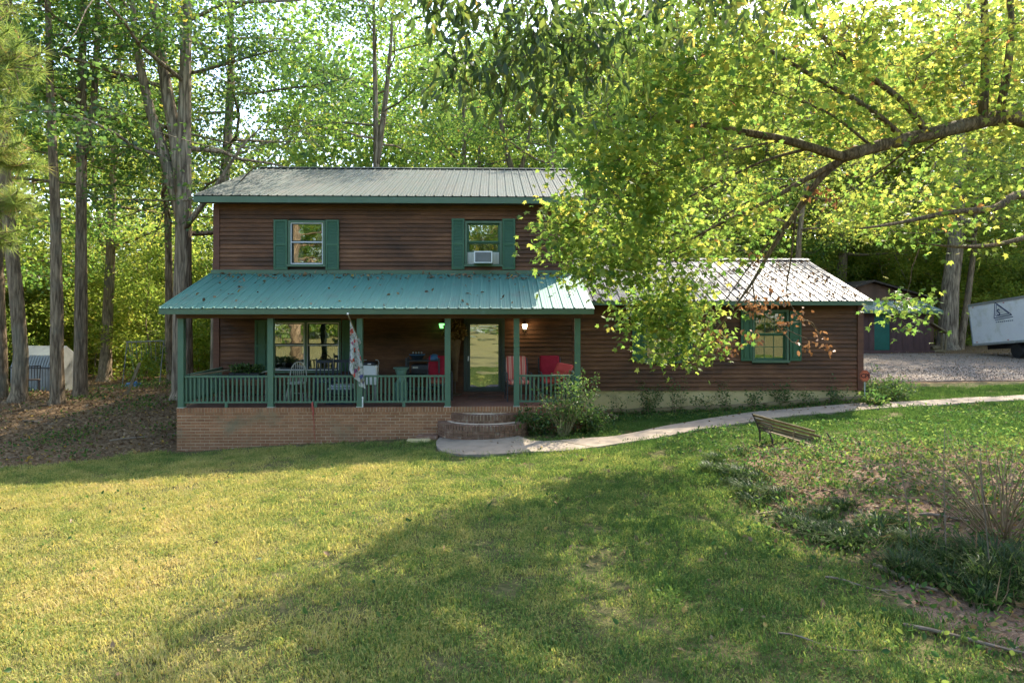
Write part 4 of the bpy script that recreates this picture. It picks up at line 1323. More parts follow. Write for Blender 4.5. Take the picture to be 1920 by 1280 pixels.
# red cord tied at the railing and hanging down the bricks
t = thing("red_cord", "frayed red cord knotted at the railing foot hanging down the brick", "cord", H(-4.42, -.035, .62), HA)
MB().tube([(0, .05, .03), (.0, .0, .0), (.012, -.012, -.08), (.03, -.008, -.19), (.02, -.008, -.25)], [.012, .018, .022, .014, .02], 8).build("knot", M['cord'], t)
MB().tube([(.02, -.006, -.25), (.045, -.004, -.42), (.04, -.004, -.6), (.075, -.004, -.85), (.085, -.004, -.98)], [.009, .008, .006, .004, .003], 6).build("tail", M['cord'], t)
t = thing("hose_bib_pipe", "short white pipe stub standing against the foot of the third post", "pipe", H(-3.31, -.03, FL), HA)
MB().tube([(0, 0, .0), (.0, -.005, .1), (0, 0, .2)], .014, 8).build("pipe_body", M['white'], t)
MB().lathe([(.02, 0), (.024, .02), (.015, .035)], (0, 0, .2), 8).build("pipe_cap", M['white'], t)
t = thing("vent_pipe", "grey vent pipe with white edge standing behind the upper right corner", "pipe", H(1.83, 5.2, 4.0), HA)
MB().lathe([(.09, 0), (.09, 1.35), (.11, 1.36), (.11, 1.42), (.08, 1.43)], (0, 0, 0), 14).build("pipe_body", M['galv'], t)
MB().lathe([(.16, .02), (.12, .12), (.091, .14)], (0, 0, 0), 14).build("flashing", M['white'], t)

# ------------------------------------------------------------------ yard things
TIM = [((2.39, 17.46), (4.25, 17.5), "log edging nearest to the bushy shrub by the porch"), ((4.29, 17.5), (6.4, 17.47), "log edging under the first wing window"),
       ((6.44, 17.47), (8.2, 17.66), "log edging under the second wing window, behind the bench"), ((8.24, 17.68), (10.5, 18.15), "log edging passing the house corner by the sign")]
for (a, b, lab) in TIM:
    o = thing("landscape_timber", "round weathered " + lab, "log", (a[0], a[1], G(*a) + .07), 0, "landscape timbers along the wing bed")
    d = Vector((b[0] - a[0], b[1] - a[1], G(*b) - G(*a)))
    MB().tube([d * (i / 8) + Vector((0, 0, .008 * math.sin(i * 2.1))) for i in range(9)], [.078 + .004 * math.sin(i * 1.7) for i in range(9)], 12).build("log_body", M['timber'], o, True)
o = thing("landscape_timber", "short split timber lying askew at the near end of the log edging", "log", (2.18, 17.6, G(2.2, 17.5) + .07), 0, "landscape timbers along the wing bed")
MB().bar((0, 0, 0), (.36, -.95, 0.0), .11, .10).build("log_body", M['timber'], o)

# tilted broken garden bench
bn = thing("garden_bench", "collapsed garden bench with iron end and moss stained slats in the bed", "bench", (4.82, 13.0, G(4.82, 13.0)), 0)
E0 = Vector((0, 0, 0)); ax = Vector((.92, -.30, -.255)).normalized()      # slats run down to the right, far end on the ground
bk = Vector((-.05, .26, .0)); 
leg1 = [(-.03, .26, -.02), (-.04, .24, .32), (-.10, .30, .56), (-.19, .36, .80)]
MB().tube(leg1, [.02, .024, .022, .016], 8).build("iron_leg", M['iron'], bn)
MB().tube([(.10, -.22, -.02), (.10, -.2, .18), (.06, -.16, .36)], [.02, .024, .02], 8).build("iron_leg", M['iron'], bn)
m = MB(); m.tube([(-.04, .24, .36), (.0, .05, .385), (.06, -.16, .36)], .018, 8); m.tube([(-.1, .30, .56), (-.02, .1, .60), (.1, -.14, .57), (.12, -.18, .48), (.06, -.16, .40)], .013, 8)
for i in range(6):
    c = Vector((-.03 + .02 * i, .18 - .05 * i, .46 + .012 * (i % 2)))
    m.tube([c + Vector((.03 * math.cos(a), -.05 * math.cos(a), .05 * math.sin(a))) for a in np.linspace(0, 5.5, 10)], .007, 6)
m.build("iron_scrollwork", M['iron'], bn)
for i in range(4):
    f = i / 3
    p = Vector((-.07, .28, .44)).lerp(Vector((-.175, .35, .76)), f)
    L = 1.75 - .28 * f
    q = p + ax * L
    q.z = max(q.z, .05 + .02 * i)
    MB().bar(p, q, .022, .085, (-.3, -.5, .8)).build("back_slat", M['oldwood'], bn)
for i in range(3):
    p = Vector((0.0 + .03 * i, .16 - .12 * i, .385))
    q = p + Vector((1.55 - .2 * i, -.42, -.36))
    MB().bar(p, q, .085, .022).build("seat_slat", M['oldwood'], bn)
MB().tube([(1.5, -.15, .03), (1.52, -.2, .2), (1.45, -.12, .36)], .018, 8).build("iron_leg", M['iron'], bn)
MB().tube([(.62, -.25, .46), (.58, -.24, .36), (.6, -.26, .22), (.72, -.34, .12), (.95, -.4, .08)], .011, 8).build("bent_rod", M['cane'], bn)

def stick(label, a, b, r, h=.03, bend=.05, name="fallen_branch", extra=0):
    A = Vector((a[0], a[1], G(*a) + h)); B = Vector((b[0], b[1], G(*b) + h))
    o = thing(name, label, "branch", A, 0, "fallen branches on the ground")
    d = B - A; s = Vector((-d.y, d.x, 0)).normalized()
    pts = [d * t + s * bend * math.sin(t * 3.1 + a[0]) + Vector((0, 0, .015 * math.sin(t * 7))) for t in np.linspace(0, 1, 8)]
    m = MB(); m.tube(pts, [r * (1 - .55 * i / 7) for i in range(8)], 7, jitter=.12)
    m.build("stem", M['twig'], o)
    for k in range(extra):
        i = random.randint(2, 5); e = pts[i] + (d.normalized() * random.uniform(.15, .3) + s * random.choice((-1, 1)) * random.uniform(.1, .25)) * min(1, d.length)
        MB().tube([pts[i], (pts[i] + e) / 2 + Vector((0, 0, .02)), e + Vector((0, 0, .01))], [r * .5, r * .4, r * .2], 5).build("side_twig", M['twig'], o)
bn.scale = (.78, .78, .70)
stick("thick pale fallen branch below the strappy clumps at the bed edge", (3.70, 6.95), (3.92, 6.30), .028, .03, .02)
stick("thin fallen branch left of the thick pale one", (3.1, 6.75), (3.62, 6.35), .012, .025, .04, extra=2)
stick("broken grey stake lying right of the collapsed bench", (6.35, 12.9), (6.2, 12.2), .03, .03, .01)
stick("thin fallen branch in front of the iron bench legs", (4.05, 12.2), (5.4, 12.1), .014, .03, .05, extra=2)
stick("long straight fallen branch beside the collapsed bench", (4.7, 12.35), (6.0, 12.5), .016, .03, .02)
stick("dark fallen branch at the lower right corner of the lawn", (3.3, 5.75), (4.3, 5.0), .018, .03, .05, extra=2)
stick("short dark fallen branch in the open bed behind the clumps", (4.9, 8.2), (5.4, 7.75), .02, .03, .03, extra=1)
stick("slim fallen branch across the mid lawn shade", (2.2, 5.65), (2.75, 5.35), .008, .03, .03)
stick("curved pale fallen branch on the leaf litter left of the porch", (-9.2, 15.6), (-7.9, 16.5), .02, .04, .08, extra=2)
stick("long fallen branch on the wooded bank near the lawn edge", (-12.0, 14.2), (-10.2, 14.5), .018, .04, .07, extra=3)
stick("small fallen branch on the wooded bank under the two slim trunks", (-12.4, 17.3), (-11.4, 17.0), .016, .04, .05, extra=2)

# yard sign
sg = thing("yard_sign", "orange red octagonal security sign at the right corner of the wing", "sign", (9.0, 17.42, G(9.0, 17.42)), 0)
MB().box(-.014, .014, -.008, .008, -.1, .72).build("stake", M['galv'], sg)
m = MB(); P = [(.135 * math.cos(R(22.5 + 45 * k)), .135 * math.sin(R(22.5 + 45 * k))) for k in range(8)]
n = 0; m.v = [(x, -.018, .70 + 1.15 * z) for x, z in P] + [(x, -.010, .70 + 1.15 * z) for x, z in P]
m.f = [tuple(range(8)), tuple(reversed(range(8, 16)))] + [(k, k + 8, (k + 1) % 8 + 8, (k + 1) % 8) for k in range(8)]
m.build("sign_face", M['sign_red'], sg)
m = MB()
for k in range(8):
    a, b = P[k], P[(k + 1) % 8]
    m.bar((a[0] * .9, -.0195, .70 + 1.035 * a[1]), (b[0] * .9, -.0195, .70 + 1.035 * b[1]), .008, .003, (0, 1, 0))
m.build("sign_border", M['sign_ink'], sg)
def lettering(txt, parent, loc, rot, size, mat, bold=.0):
    cu = bpy.data.curves.new("lettering", 'FONT'); cu.body = txt; cu.size = size; cu.align_x = 'CENTER'; cu.align_y = 'CENTER'; cu.extrude = .0015; cu.offset = bold
    cu.materials.append(mat)
    tmp = bpy.data.objects.new("lettering", cu); C.objects.link(tmp)
    me = bpy.data.meshes.new_from_object(tmp.evaluated_get(bpy.context.evaluated_depsgraph_get()))
    bpy.data.objects.remove(tmp); me.name = "lettering"
    if not me.materials: me.materials.append(mat)
    return link("lettering", me, parent, loc, rot)
lettering("CPI", sg, (0, -.0205, .70), (R(90), 0, 0), .145, M['sign_ink'], .006)

# ------------------------------------------------------------------ sheds, trailer and frame at the back
sh = thing("tool_shed", "low red brown shed with teal door and green lean-to roof by the gravel", "shed", (19.4, 35.0, G(19.4, 34.9)), 0)
m = MB()
wall_with_holes(m, -2.0, 2.05, 0, 2.25, 0, .12, [(-1.02, -.02, .12, 2.1)])
m.box(1.93, 2.05, .12, 3.2, 0, 2.4); m.box(-2.0, -1.88, .12, 3.2, 0, 2.4); m.box(-1.88, 1.93, 3.08, 3.2, 0, 2.6)
m.build("wall", M['shed_red'], sh)
for i in range(14):
    x = -1.97 + i * .287
    if -1.06 < x < -.04: continue
    MB().box(x, x + .275, -.02 - .004 * (i % 2), -.001, .02, 2.22).build("wall_board", M['shed_red'], sh)
MB().box(-1.01, -.03, .02, .07, .13, 2.09).build("door", M['teal'], sh)
MB().box(-.88, -.84, -.02, .02, .95, 1.12).build("handle", M['white'], sh)
m = MB(); m.hexa([(-2.3, -.55, 2.12), (2.35, -.55, 2.12), (2.35, 1.3, 2.62), (-2.3, 1.3, 2.62), (-2.3, -.55, 2.16), (2.35, -.55, 2.16), (2.35, 1.3, 2.66), (-2.3, 1.3, 2.66)]); m.build("roof", M['tealroof'], sh)
for i in range(20):
    x = -2.25 + i * .24
    MB().bar((x, -.55, 2.168), (x, 1.3, 2.668), .03, .02).build("roof_rib", M['tealroof'], sh)
MB().box(-2.3, 2.35, -.585, -.552, 2.02, 2.16).build("fascia_board", M['trim'], sh)
MB().box(-2.05, 2.1, -.3, -.03, -.1, .10).build("sill_beam", M['shed_red'], sh)

bnr = thing("barn", "brown gabled outbuilding with white framed window behind the teal door shed", "barn", (20.8, 39.0, G(20.8, 39)), 0)
m = MB(); wall_with_holes(m, -3.4, 3.3, 0, 2.75, 0, .15, [(.96, 1.48, .9, 2.2)]); m.box(3.15, 3.3, .15, 4.5, 0, 2.75); m.box(-3.4, -3.25, .15, 4.5, 0, 2.75); m.box(-3.25, 3.15, 4.35, 4.5, 0, 2.75); m.build("wall", M['barn'], bnr)
m = MB(); m.v = [(-3.4, .0, 2.75), (3.3, 0, 2.75), (-.3, 0, 3.75), (-3.4, .15, 2.75), (3.3, .15, 2.75), (-.3, .15, 3.75)]; m.f = [(0, 1, 2), (5, 4, 3), (0, 2, 5, 3), (1, 4, 5, 2), (0, 3, 4, 1)]; m.build("gable", M['barn'], bnr)
for s in (-1, 1):
    m = MB(); xe = 3.75 if s > 0 else -3.85
    m.hexa([(-.3, -.4, 3.78), (xe, -.4, 2.6), (xe, 4.8, 2.6), (-.3, 4.8, 3.78), (-.3, -.4, 3.88), (xe, -.4, 2.7), (xe, 4.8, 2.7), (-.3, 4.8, 3.88)] if s > 0 else
           [(xe, -.4, 2.6), (-.3, -.4, 3.78), (-.3, 4.8, 3.78), (xe, 4.8, 2.6), (xe, -.4, 2.7), (-.3, -.4, 3.88), (-.3, 4.8, 3.88), (xe, 4.8, 2.7)])
    m.build("roof", M['shingle'], bnr)
wf = frame(MB(), .94, 1.50, .88, 2.22, -.05, .05, .07).build("window", M['white'], bnr)
for z in (1.28, 1.72): MB().box(1.01, 1.43, -.02, .02, z - .02, z + .02).build("muntin", M['white'], wf)
MB().box(1.01, 1.43, .03, .04, .95, 2.15).build("pane", M['glass_up'], wf)
for i in range(12):
    x = -3.38 + i * .555
    if .7 < x < 1.5: continue
    MB().box(x, x + .04, -.025, -.001, .02, 2.72).build("batten", M['barn'], bnr)

wr = thing("lean_to_rack", "small sloping timber roof on props at the right end of the teal door shed", "rack", (21.6, 35.1, G(21.6, 35.1)), 0)
m = MB(); m.bar((-.12, 0, 1.50), (.72, 0, .98), .5, .06); m.build("rack_roof", M['oldwood'], wr)
MB().bar((.55, -.18, 0), (.62, -.18, 1.0), .08, .08).build("prop", M['oldwood'], wr)
MB().bar((.62, .2, 0), (.62, .2, 1.0), .08, .08).build("prop", M['oldwood'], wr)
for i in range(7):
    o = thing("firewood_log", "split log stacked under the sloping timber rack", "log", (21.62 + .14 * (i % 4), 35.0 + .03 * i, G(21.6, 35) + .09 + .17 * (i // 4)), 0, "firewood under the rack")
    MB().tube([(0, -.2, 0), (.01, .25, .01)], .08, 7).build("log_body", M['oldwood'], o)

# trailer, nose up
tr = thing("cargo_trailer", "white box trailer tilted nose up on the gravel with a faded triangle logo", "trailer", (22.3, 33.0, 2.7 - 1.72), 0)
dx = Vector((.02, -3.5, .36)).normalized(); up = Vector((-.05, .14, .99)); up = (up - dx * up.dot(dx)).normalized(); out = up.cross(dx).normalized()
if out.x > 0: out = -out
def TP(a, b, c): return dx * a + up * b + out * c      # along, up, outwards
LT, HT, WT = 5.2, 1.92, 2.1
def tbox(a0, a1, b0, b1, c0, c1):
    m = MB(); m.hexa([TP(a0, b0, c0), TP(a1, b0, c0), TP(a1, b0, c1), TP(a0, b0, c1), TP(a0, b1, c0), TP(a1, b1, c0), TP(a1, b1, c1), TP(a0, b1, c1)]); return m
tbox(0, LT, .06, HT - .06, -WT, -.012).build("body", M['trailer'], tr)
for i in range(8):
    a = .03 + i * .645
    tbox(a, a + .637, .06, HT - .06, -.0119, -.001 * (i % 2)).build("side_panel", M['trailer'], tr)
for i in range(1, 8):
    a = .03 + i * .645 - .004
    tbox(a - .018, a + .018, .08, HT - .08, .0005, .005).build("seam_strip", M['trailer'], tr)
for a in (.25, 2.3, 4.9):
    for b in (.10, HT - .14): tbox(a, a + .09, b, b + .035, .0055, .02).build("marker_light", M['sign_red'], tr)
tbox(-.03, LT + .03, HT - .06, HT + .05, -WT - .03, .03).build("roof_rail", M['grey_plastic'], tr)
tbox(-.03, LT + .03, -.04, .06, -WT - .02, .025).build("bottom_rail", M['galv'], tr)
tbox(-.035, .03, .06, HT - .06, -WT - .01, .018).build("corner_post", M['galv'], tr)
tbox(.4, LT, -.25, -.06, -WT + .3, -.4).build("chassis", M['black'], tr)
for a, c in ((2.6, -.35), (2.6, -WT + .1)):
    w = MB(); w.tube([TP(a, -.38, c), TP(a, -.38, c + .24)], .34, 18); w.build("wheel", M['black'], tr)
tbox(3.6, 3.75, -1.0, -.06, -.7, -.55).build("jack_leg", M['galv'], tr)
tbox(4.3, 4.9, -.8, -.3, -.9, -.3).build("battery_box", M['shutter'], tr)
tl = MB()
def tri(s, off, w, cc=.004):
    P = [TP(1.62 + off[0], 1.15 + off[1], cc), TP(1.62 + off[0] + .18 * s, 1.15 + .72 * s + off[1], cc), TP(1.62 + off[0] + 1.12 * s, 1.15 + off[1] + .06 * s, cc)]
    for i in range(3): tl.bar(P[i], P[(i + 1) % 3], w, .004, out)
tri(1.0, (0, 0), .045); tri(.74, (.13, .09), .03)
tl.bar(TP(1.66, 1.06, .004), TP(2.8, 1.12, .004), .035, .004, out)
tl.build("logo_triangle", M['logo'], tr)
rotm = Matrix((-(-dx), up, out)).transposed()       # text x axis along the trailer, read from outside
rotm = Matrix((dx, up, dx.cross(up))).transposed()
S = lettering("S", tr, TP(1.95, 1.38, .006), rotm.to_euler(), .42, M['logo'], .012)
for k in range(9):
    a = 1.70 + k * .125
    tbox(a, a + .085, .94, .98, .002, .005).build("small_print", M['logo'], tr)

# white corrugated shed on the left
ws = thing("metal_shed", "low white corrugated metal shed with gambrel roof among the left trunks", "shed", (-15.9, 22.9, G(-15.9, 22.9) - .04), R(-6))
m = MB(); prof = [(-1.0, 0), (-1.0, .85), (-.72, 1.25), (0, 1.55), (.72, 1.25), (1.0, .85), (1.0, 0)]
# long side faces the house front, ridge runs across
def extr(x0, x1, P):
    m = MB(); n = len(P); m.v = [(x0, .6 * (a + 1.0), b) for a, b in P] + [(x1, .6 * (a + 1.0), b) for a, b in P]
    m.f = [tuple(range(n)), tuple(reversed(range(n, 2 * n)))] + [(i, i + n, (i + 1) % n + n, (i + 1) % n) for i in range(n)]
    return m
extr(-1.0, .55, prof).build("shed_body", M['white_shed'], ws)
for i in range(15):
    x = -.98 + i * .1
    MB().box(x, x + .045, -.016, -.001, .03, .84).build("corrugation", M['white_shed'], ws)
    MB().bar((x + .02, -.012, .86), (x + .02, .16, 1.26), .05, .016).build("roof_rib", M['white_shed'], ws)
for z, mat in ((.82, 'charcoal'), (.02, 'charcoal')):
    MB().box(-1.02, .57, -.03, -.0165, z, z + .05).build("trim_strip", M[mat], ws)
MB().bar((.565, -.02, .05), (.565, -.02, .85), .05, .05).build("corner_trim", M['charcoal'], ws)
MB().bar((.56, -.01, .87), (.56, .17, 1.27), .05, .04).build("corner_trim", M['charcoal'], ws)
# yard chair in front of the white shed
yc = thing("yard_chair", "small dark metal chair standing in front of the white shed", "chair", (-15.6, 22.2, G(-15.6, 22.2)), .5)
MB().box(-.2, .2, -.2, .2, .40, .43).build("seat", M['iron'], yc)
for sx in (-1, 1):
    for sy in (-1, 1): MB().bar((sx * .18, sy * .18, 0), (sx * .18, sy * .18, .4), .03, .03).build("leg", M['iron'], yc)
    MB().bar((sx * .18, .18, .43), (sx * .2, .24, .85), .025, .025).build("back_post", M['iron'], yc)
MB().bar((-.2, .24, .84), (.2, .24, .84), .03, .03).build("top_rail", M['iron'], yc)
for i in range(4): MB().bar((-.12 + .08 * i, .19, .43), (-.12 + .08 * i, .235, .83), .014, .014).build("back_slat", M['iron'], yc)

pf = thing("swing_frame", "old pale metal swing frame overgrown beside the big multi trunk oak", "frame", (-13.3, 24.4, G(-13.3, 24.4)), 0)
MB().tube([(-.5, 0, 1.55), (.9, 0, 1.6)], .02, 8).build("top_bar", M['dull_steel'], pf)
for x in (-.45, .85):
    for s in (-.5, .5): MB().tube([(x, 0, 1.57), (x + .1, s, 0)], .016, 8).build("leg", M['dull_steel'], pf)
nn = 260
link("vine_leaves", leaf_mesh("vine_leaves", 'oval', np.stack([rng.uniform(-.5, 1.0, nn), rng.normal(0, .1, nn), rng.uniform(.05, 1.5, nn) ** 1.0], 1), rand_dirs(nn, .5), rand_dirs(nn, -.3), rng.uniform(.07, .13, nn), rng.random(nn), M['weed']), pf)
for i in range(7): MB().tube([(-.3 + .17 * i, 0, 1.56), (-.28 + .17 * i, .02, 1.1 - .12 * (i % 3))], .012, 6).build("hanging_strap", M['dull_steel'], pf)
t = thing("blue_tarp", "crumpled blue tarp on the ground under the swing frame", "tarp", (-13.2, 23.8, G(-13.2, 23.8)), 0)
m = MB(); nn = 10
for j in range(nn + 1):
    for i in range(nn + 1):
        x, y = (i / nn - .5), (j / nn - .5)
        m.v.append((x * .6, y * .5, .16 * max(0, 1 - 3.4 * (x * x + y * y)) + .04 * math.sin(i * 2.3 + j) + .03))
for j in range(nn):
    for i in range(nn):
        a = j * (nn + 1) + i; m.f.append((a, a + 1, a + nn + 2, a + nn + 1))
m.build("tarp_sheet", M['blue'], t)
t = thing("leaning_board", "weathered board stuck upright and leaning among the left trees", "board", (-11.95, 21.2, G(-11.95, 21.2)), 0)
MB().bar((0, 0, 0), (.34, .1, .98), .09, .03, (0, 1, 0)).build("board_body", M['oldwood'], t)
def clumpy(x, y, f=1.1, p=3): return np.clip(.5 + .5 * np.sin(x * f * 1.7 + 2 * np.sin(y * f)) * np.sin(y * f * 1.3 + 1.6 * np.sin(x * f * .8)), 0, 1) ** p
# ------------------------------------------------------------------ trees
def wobble_path(p0, p1, n, amp):
    p0 = np.array(p0, float); p1 = np.array(p1, float)
    t = np.linspace(0, 1, n)[:, None]
    off = rng.normal(size=(n, 3)) * amp
    off = np.cumsum(off, 0); off -= t * off[-1]; off[0] = 0
    return p0 + (p1 - p0) * t + off * np.array([1, 1, .4])

def make_tree(h, r, base, crad, nleaf, lsize, shape='diamond', stems=None, nbr=16, sig=.42, droop=-.15, clear=.35, front=0.0, cut=None, flare=1.5, sides=10):
    """returns trunk mesh builder, leaf arrays. stems: list of point lists (local) for custom trunks"""
    mb = MB(); anchors = []
    if stems is None:
        P = wobble_path((0, 0, -.3), (rng.normal() * .5, rng.normal() * .5, h * .93), 10, .10)
        stems = [(P, r)]
    for si, (P, rr) in enumerate(stems):
        P = np.array(P, float); n = len(P)
        seg = np.linalg.norm(np.diff(P, axis=0), axis=1); s = np.concatenate([[0], np.cumsum(seg)]) / seg.sum()
        m_ = max(12, n)
        tt = np.linspace(0, 1, m_)
        if P[0, 2] < .1: tt = np.sort(np.append(tt, [.012, .03]))
        Q = np.stack([np.interp(tt, s, P[:, k]) for k in range(3)], 1)
        rad = [rr * (1 - .86 * t ** 1.1) * (1 + (flare - 1) * math.exp(-max(0, q[2] + .1) / .22) if P[0, 2] < .1 else 1) for t, q in zip(tt, Q)]
        mb.tube(Q, rad, sides, jitter=.07)
        # branches
        zb = max(base, P[0, 2] + .6)
        cand = [t for t in np.linspace(.04, .985, 60) if np.interp(t, s, P[:, 2]) > zb]
        if not cand: continue
        nb = max(4, int(nbr / len(stems)))
        for k in range(nb):
            t = cand[int((k + rng.random() * .9) / nb * (len(cand) - 1))]
            o = np.array([np.interp(t, s, P[:, j]) for j in range(3)])
            hh = (o[2] - base) / max(1e-3, h - base)
            a = k * 2.4 + rng.normal() * .5 + si
            L = crad * (.55 + .75 * math.sin(math.pi * min(1, .15 + hh * .85))) * rng.uniform(.75, 1.15)
            el = (-.05 + .75 * hh) + rng.normal() * .12
            d = np.array([math.cos(a) * math.cos(el), math.sin(a) * math.cos(el), math.sin(el)])
            B = wobble_path(o, o + d * L, 6, .10 * L / 3)
            r0 = max(.018, rr * (1 - .8 * t) * .42)
            mb.tube(B, [r0 * (1 - .8 * i / 5) for i in range(6)], 5, cap=False)
            anchors += [(B[i], 1.0) for i in range(2, 6)]
            for q in range(4):
                i = rng.integers(1, 6)
                e = d + rng.normal(size=3) * .65; e[2] *= .6; e /= np.linalg.norm(e)
                Ls = L * rng.uniform(.28, .5)
                S = wobble_path(B[i], B[i] + e * Ls, 4, .05)
                mb.tube(S, [r0 * .35, r0 * .25, r0 * .18, r0 * .08], 4, cap=False)
                anchors += [(S[1], 1), (S[2], 1.3), (S[3], 1.5)]
        anchors.append((P[-1], 2))
    A = np.array([a for a, w in anchors]); W = np.array([w for a, w in anchors]); W /= W.sum()
    hue = rng.normal(0, .13, len(A))
    pick = rng.choice(len(A), nleaf, p=W)
    cen = A[pick] + rng.normal(size=(nleaf, 3)) * np.array([sig, sig, sig * .62])
    keep = np.ones(nleaf, bool)
    for P, rr in stems:
        P = np.array(P, float)
        sx_ = np.interp(cen[:, 2], P[:, 2], P[:, 0]); sy_ = np.interp(cen[:, 2], P[:, 2], P[:, 1])
        on = (cen[:, 2] > P[0, 2]) & (cen[:, 2] < P[-1, 2] * .85)
        keep &= ~(on & (np.hypot(cen[:, 0] - sx_, cen[:, 1] - sy_) < clear))
        if front: keep &= ~(on & (np.abs(cen[:, 0] - sx_) < .5) & (cen[:, 1] < sy_) & (cen[:, 2] > 7.2) & (rng.random(nleaf) < front))   # bare-stemmed side of the crown
    if cut is not None: keep &= ~cut(cen)
    cen = cen[keep]; pick = pick[keep]; nleaf = len(cen)
    nrm = rand_dirs(nleaf, 1.0)
    al = rand_dirs(nleaf, droop * 3)
    tint = np.clip(.42 + hue[pick] + rng.normal(0, .15, nleaf), 0, 1)
    return mb, (shape, cen, nrm, al, lsize * rng.uniform(.7, 1.25, nleaf), tint)

def plant_tree(name, label, loc, rot, parts, bark, leaf, group=None, cat="tree", scale=1.0):
    t = thing(name, label, cat, loc, rot, group)
    mb, lf = parts
    mb.build("trunk", bark, t, True)
    link("crown", leaf_mesh("crown", *lf, leaf), t)
    t.scale = (scale,) * 3
    return t

def at(x, y, dz=0): return (x, y, G(x, y) + dz)

# --- the individual trunks on the left, beside and behind the house
plant_tree("oak_tree", "thick pale grey trunk at the very left edge of the wooded bank", at(-15.25, 20.3), 0, make_tree(19, .20, 7.5, 4.0, 11550, .14), M['bark'], M['leaf_mid'])
plant_tree("oak_tree", "thick trunk with sunlit flared foot left of the white metal shed", at(-14.25, 19.7), 1, make_tree(20, .205, 6.5, 4.2, 13650, .14, flare=1.7), M['bark'], M['leaf_gold'])
plant_tree("oak_tree", "slim straight trunk rising in front of the white metal shed", at(-12.85, 19.3), 2, make_tree(17, .175, 8.5, 3.2, 9450, .14, stems=[(np.array([(0, 0, -.3), (-.05, 0, 2), (-.22, 0, 5), (-.3, .1, 8), (-.3, .2, 12), (-.2, .2, 16)]), .18)]), M['bark'], M['leaf_mid'])
st4 = [(np.array([(0, 0, -.3), (.02, 0, 4), (.04, 0, 7.2), (.05, 0, 9.5), (.1, 0, 13), (.1, 0, 19)]), .19), (np.array([(.04, 0, 7.0), (.32, .1, 8.4), (.4, .2, 11), (.35, .2, 17)]), .11)]
plant_tree("oak_tree", "tall dark trunk forking high up, right of the white metal shed", at(-12.9, 20.4), 0, make_tree(19, .19, 8.0, 4, 15750, .14, stems=st4, front=.7), M['bark'], M['leaf_mid'])
plant_tree("oak_tree", "trunk with one sunlit edge standing deeper in the woods past the shed", at(-17.8, 29.8), 0, make_tree(20, .25, 5.5, 4, 15750, .14, flare=1.8), M['bark'], M['leaf_gold'])
plant_tree("oak_tree", "straight slim trunk left of the swing frame by the porch", at(-12.35, 24.8), 0, make_tree(18, .15, 6, 3.2, 8000, .14), M['bark'], M['leaf_mid'])
st7 = [(np.array([(0, 0, -.3), (.0, 0, 3), (.03, 0, 6.2), (.05, 0, 8), (.12, 0, 12), (.2, .2, 18)]), .29),
       (np.array([(.0, 0, 6.0), (-.25, .1, 7.6), (-.62, .1, 9.6), (-1.05, .2, 12.2), (-1.6, .4, 16)]), .21),
       (np.array([(-.03, .1, 5.2), (-.55, .1, 7.0), (-1.0, .0, 8.6), (-1.35, -.1, 10.5), (-1.5, -.2, 14)]), .19),
       (np.array([(.06, -.1, 4.9), (1.0, -.3, 6.0), (1.9, -.4, 7.3), (2.7, -.5, 8.0)]), .09)]
plant_tree("oak_tree", "big furrowed oak splitting into three stems at the left house corner", at(-9.6, 19.9), 0, make_tree(19, .3, 4.6, 4.2, 19000, .14, stems=st7, nbr=30, front=.85, cut=lambda c: ((c[:, 0] > 1.3) & (c[:, 2] < 8.2)) | ((c[:, 1] > -.3) & (c[:, 2] < 9.5) & (rng.random(len(c)) < .6))), M['bark_oak'], M['leaf_dark'])
st8 = [(np.array([(0, 0, -.3), (.0, 0, 4), (.25, 0, 7), (.5, 0, 10.5), (.45, 0, 14), (.4, 0, 20)]), .24)]
plant_tree("oak_tree", "furrowed leaning oak half hidden behind the left house corner", at(-10.45, 24.2), 0, make_tree(20, .24, 6.5, 4.3, 12000, .14, stems=st8, nbr=20, front=.8, cut=lambda c: (c[:, 2] < 9) & (rng.random(len(c)) < .5)), M['bark_oak'], M['leaf_dark'])
st9 = [(np.array([(0, 0, -.3), (-.05, 0, 5), (.0, 0, 9), (-.05, 0, 12), (-.15, 0, 17)]), .23), (np.array([(.0, 0, 8.8), (.3, .1, 11), (.55, .1, 13.5), (.7, .2, 16.5)]), .14)]
plant_tree("oak_tree", "dark straight trunk with twin tops rising behind the main roof", at(-5.4, 27.2), 0, make_tree(17, .23, 7.2, 3.6, 16800, .14, stems=st9, nbr=18, front=.7), M['bark_oak'], M['leaf_mid'])
st10 = [(np.array([(0, 0, -.3), (.05, 0, 6.5), (-.1, 0, 9), (-.75, 0, 11.2), (-.95, 0, 12.5), (-.5, 0, 14), (.1, 0, 17.5)]), .27), (np.array([(.05, 0, 9.2), (.5, 0, 11.2), (.9, .2, 14)]), .12)]
plant_tree("oak_tree", "crooked bent trunk showing above the right half of the main roof", at(.3, 34), 0, make_tree(17.5, .27, 9, 3.2, 9450, .14, stems=st10, nbr=16, front=.7), M['bark'], M['leaf_mid'])
plant_tree("oak_tree", "massive pale trunk standing between the teal door shed and the trailer", at(23.7, 37.2), 0, make_tree(22, .50, 5.5, 5.5, 27300, .14, flare=1.5, nbr=22), M['bark_oak'], M['leaf_gold'])
st12 = [(np.array([(0, 0, -.3), (.45, 0, 2.5), (.8, 0, 5), (1.0, 0, 9), (1.1, 0, 15)]), .19)]
plant_tree("oak_tree", "thin leaning trunk beside the left end of the white trailer", at(24.6, 37.6), 0, make_tree(16, .19, 5, 3.2, 10500, .14, stems=st12), M['bark'], M['leaf_gold'])
plant_tree("oak_tree", "grey trunk behind the brown outbuilding near the end of the wing roof", at(21.2, 44.5), 0, make_tree(18, .42, 5.5, 4.4, 17850, .14, nbr=18), M['bark'], M['leaf_gold'])
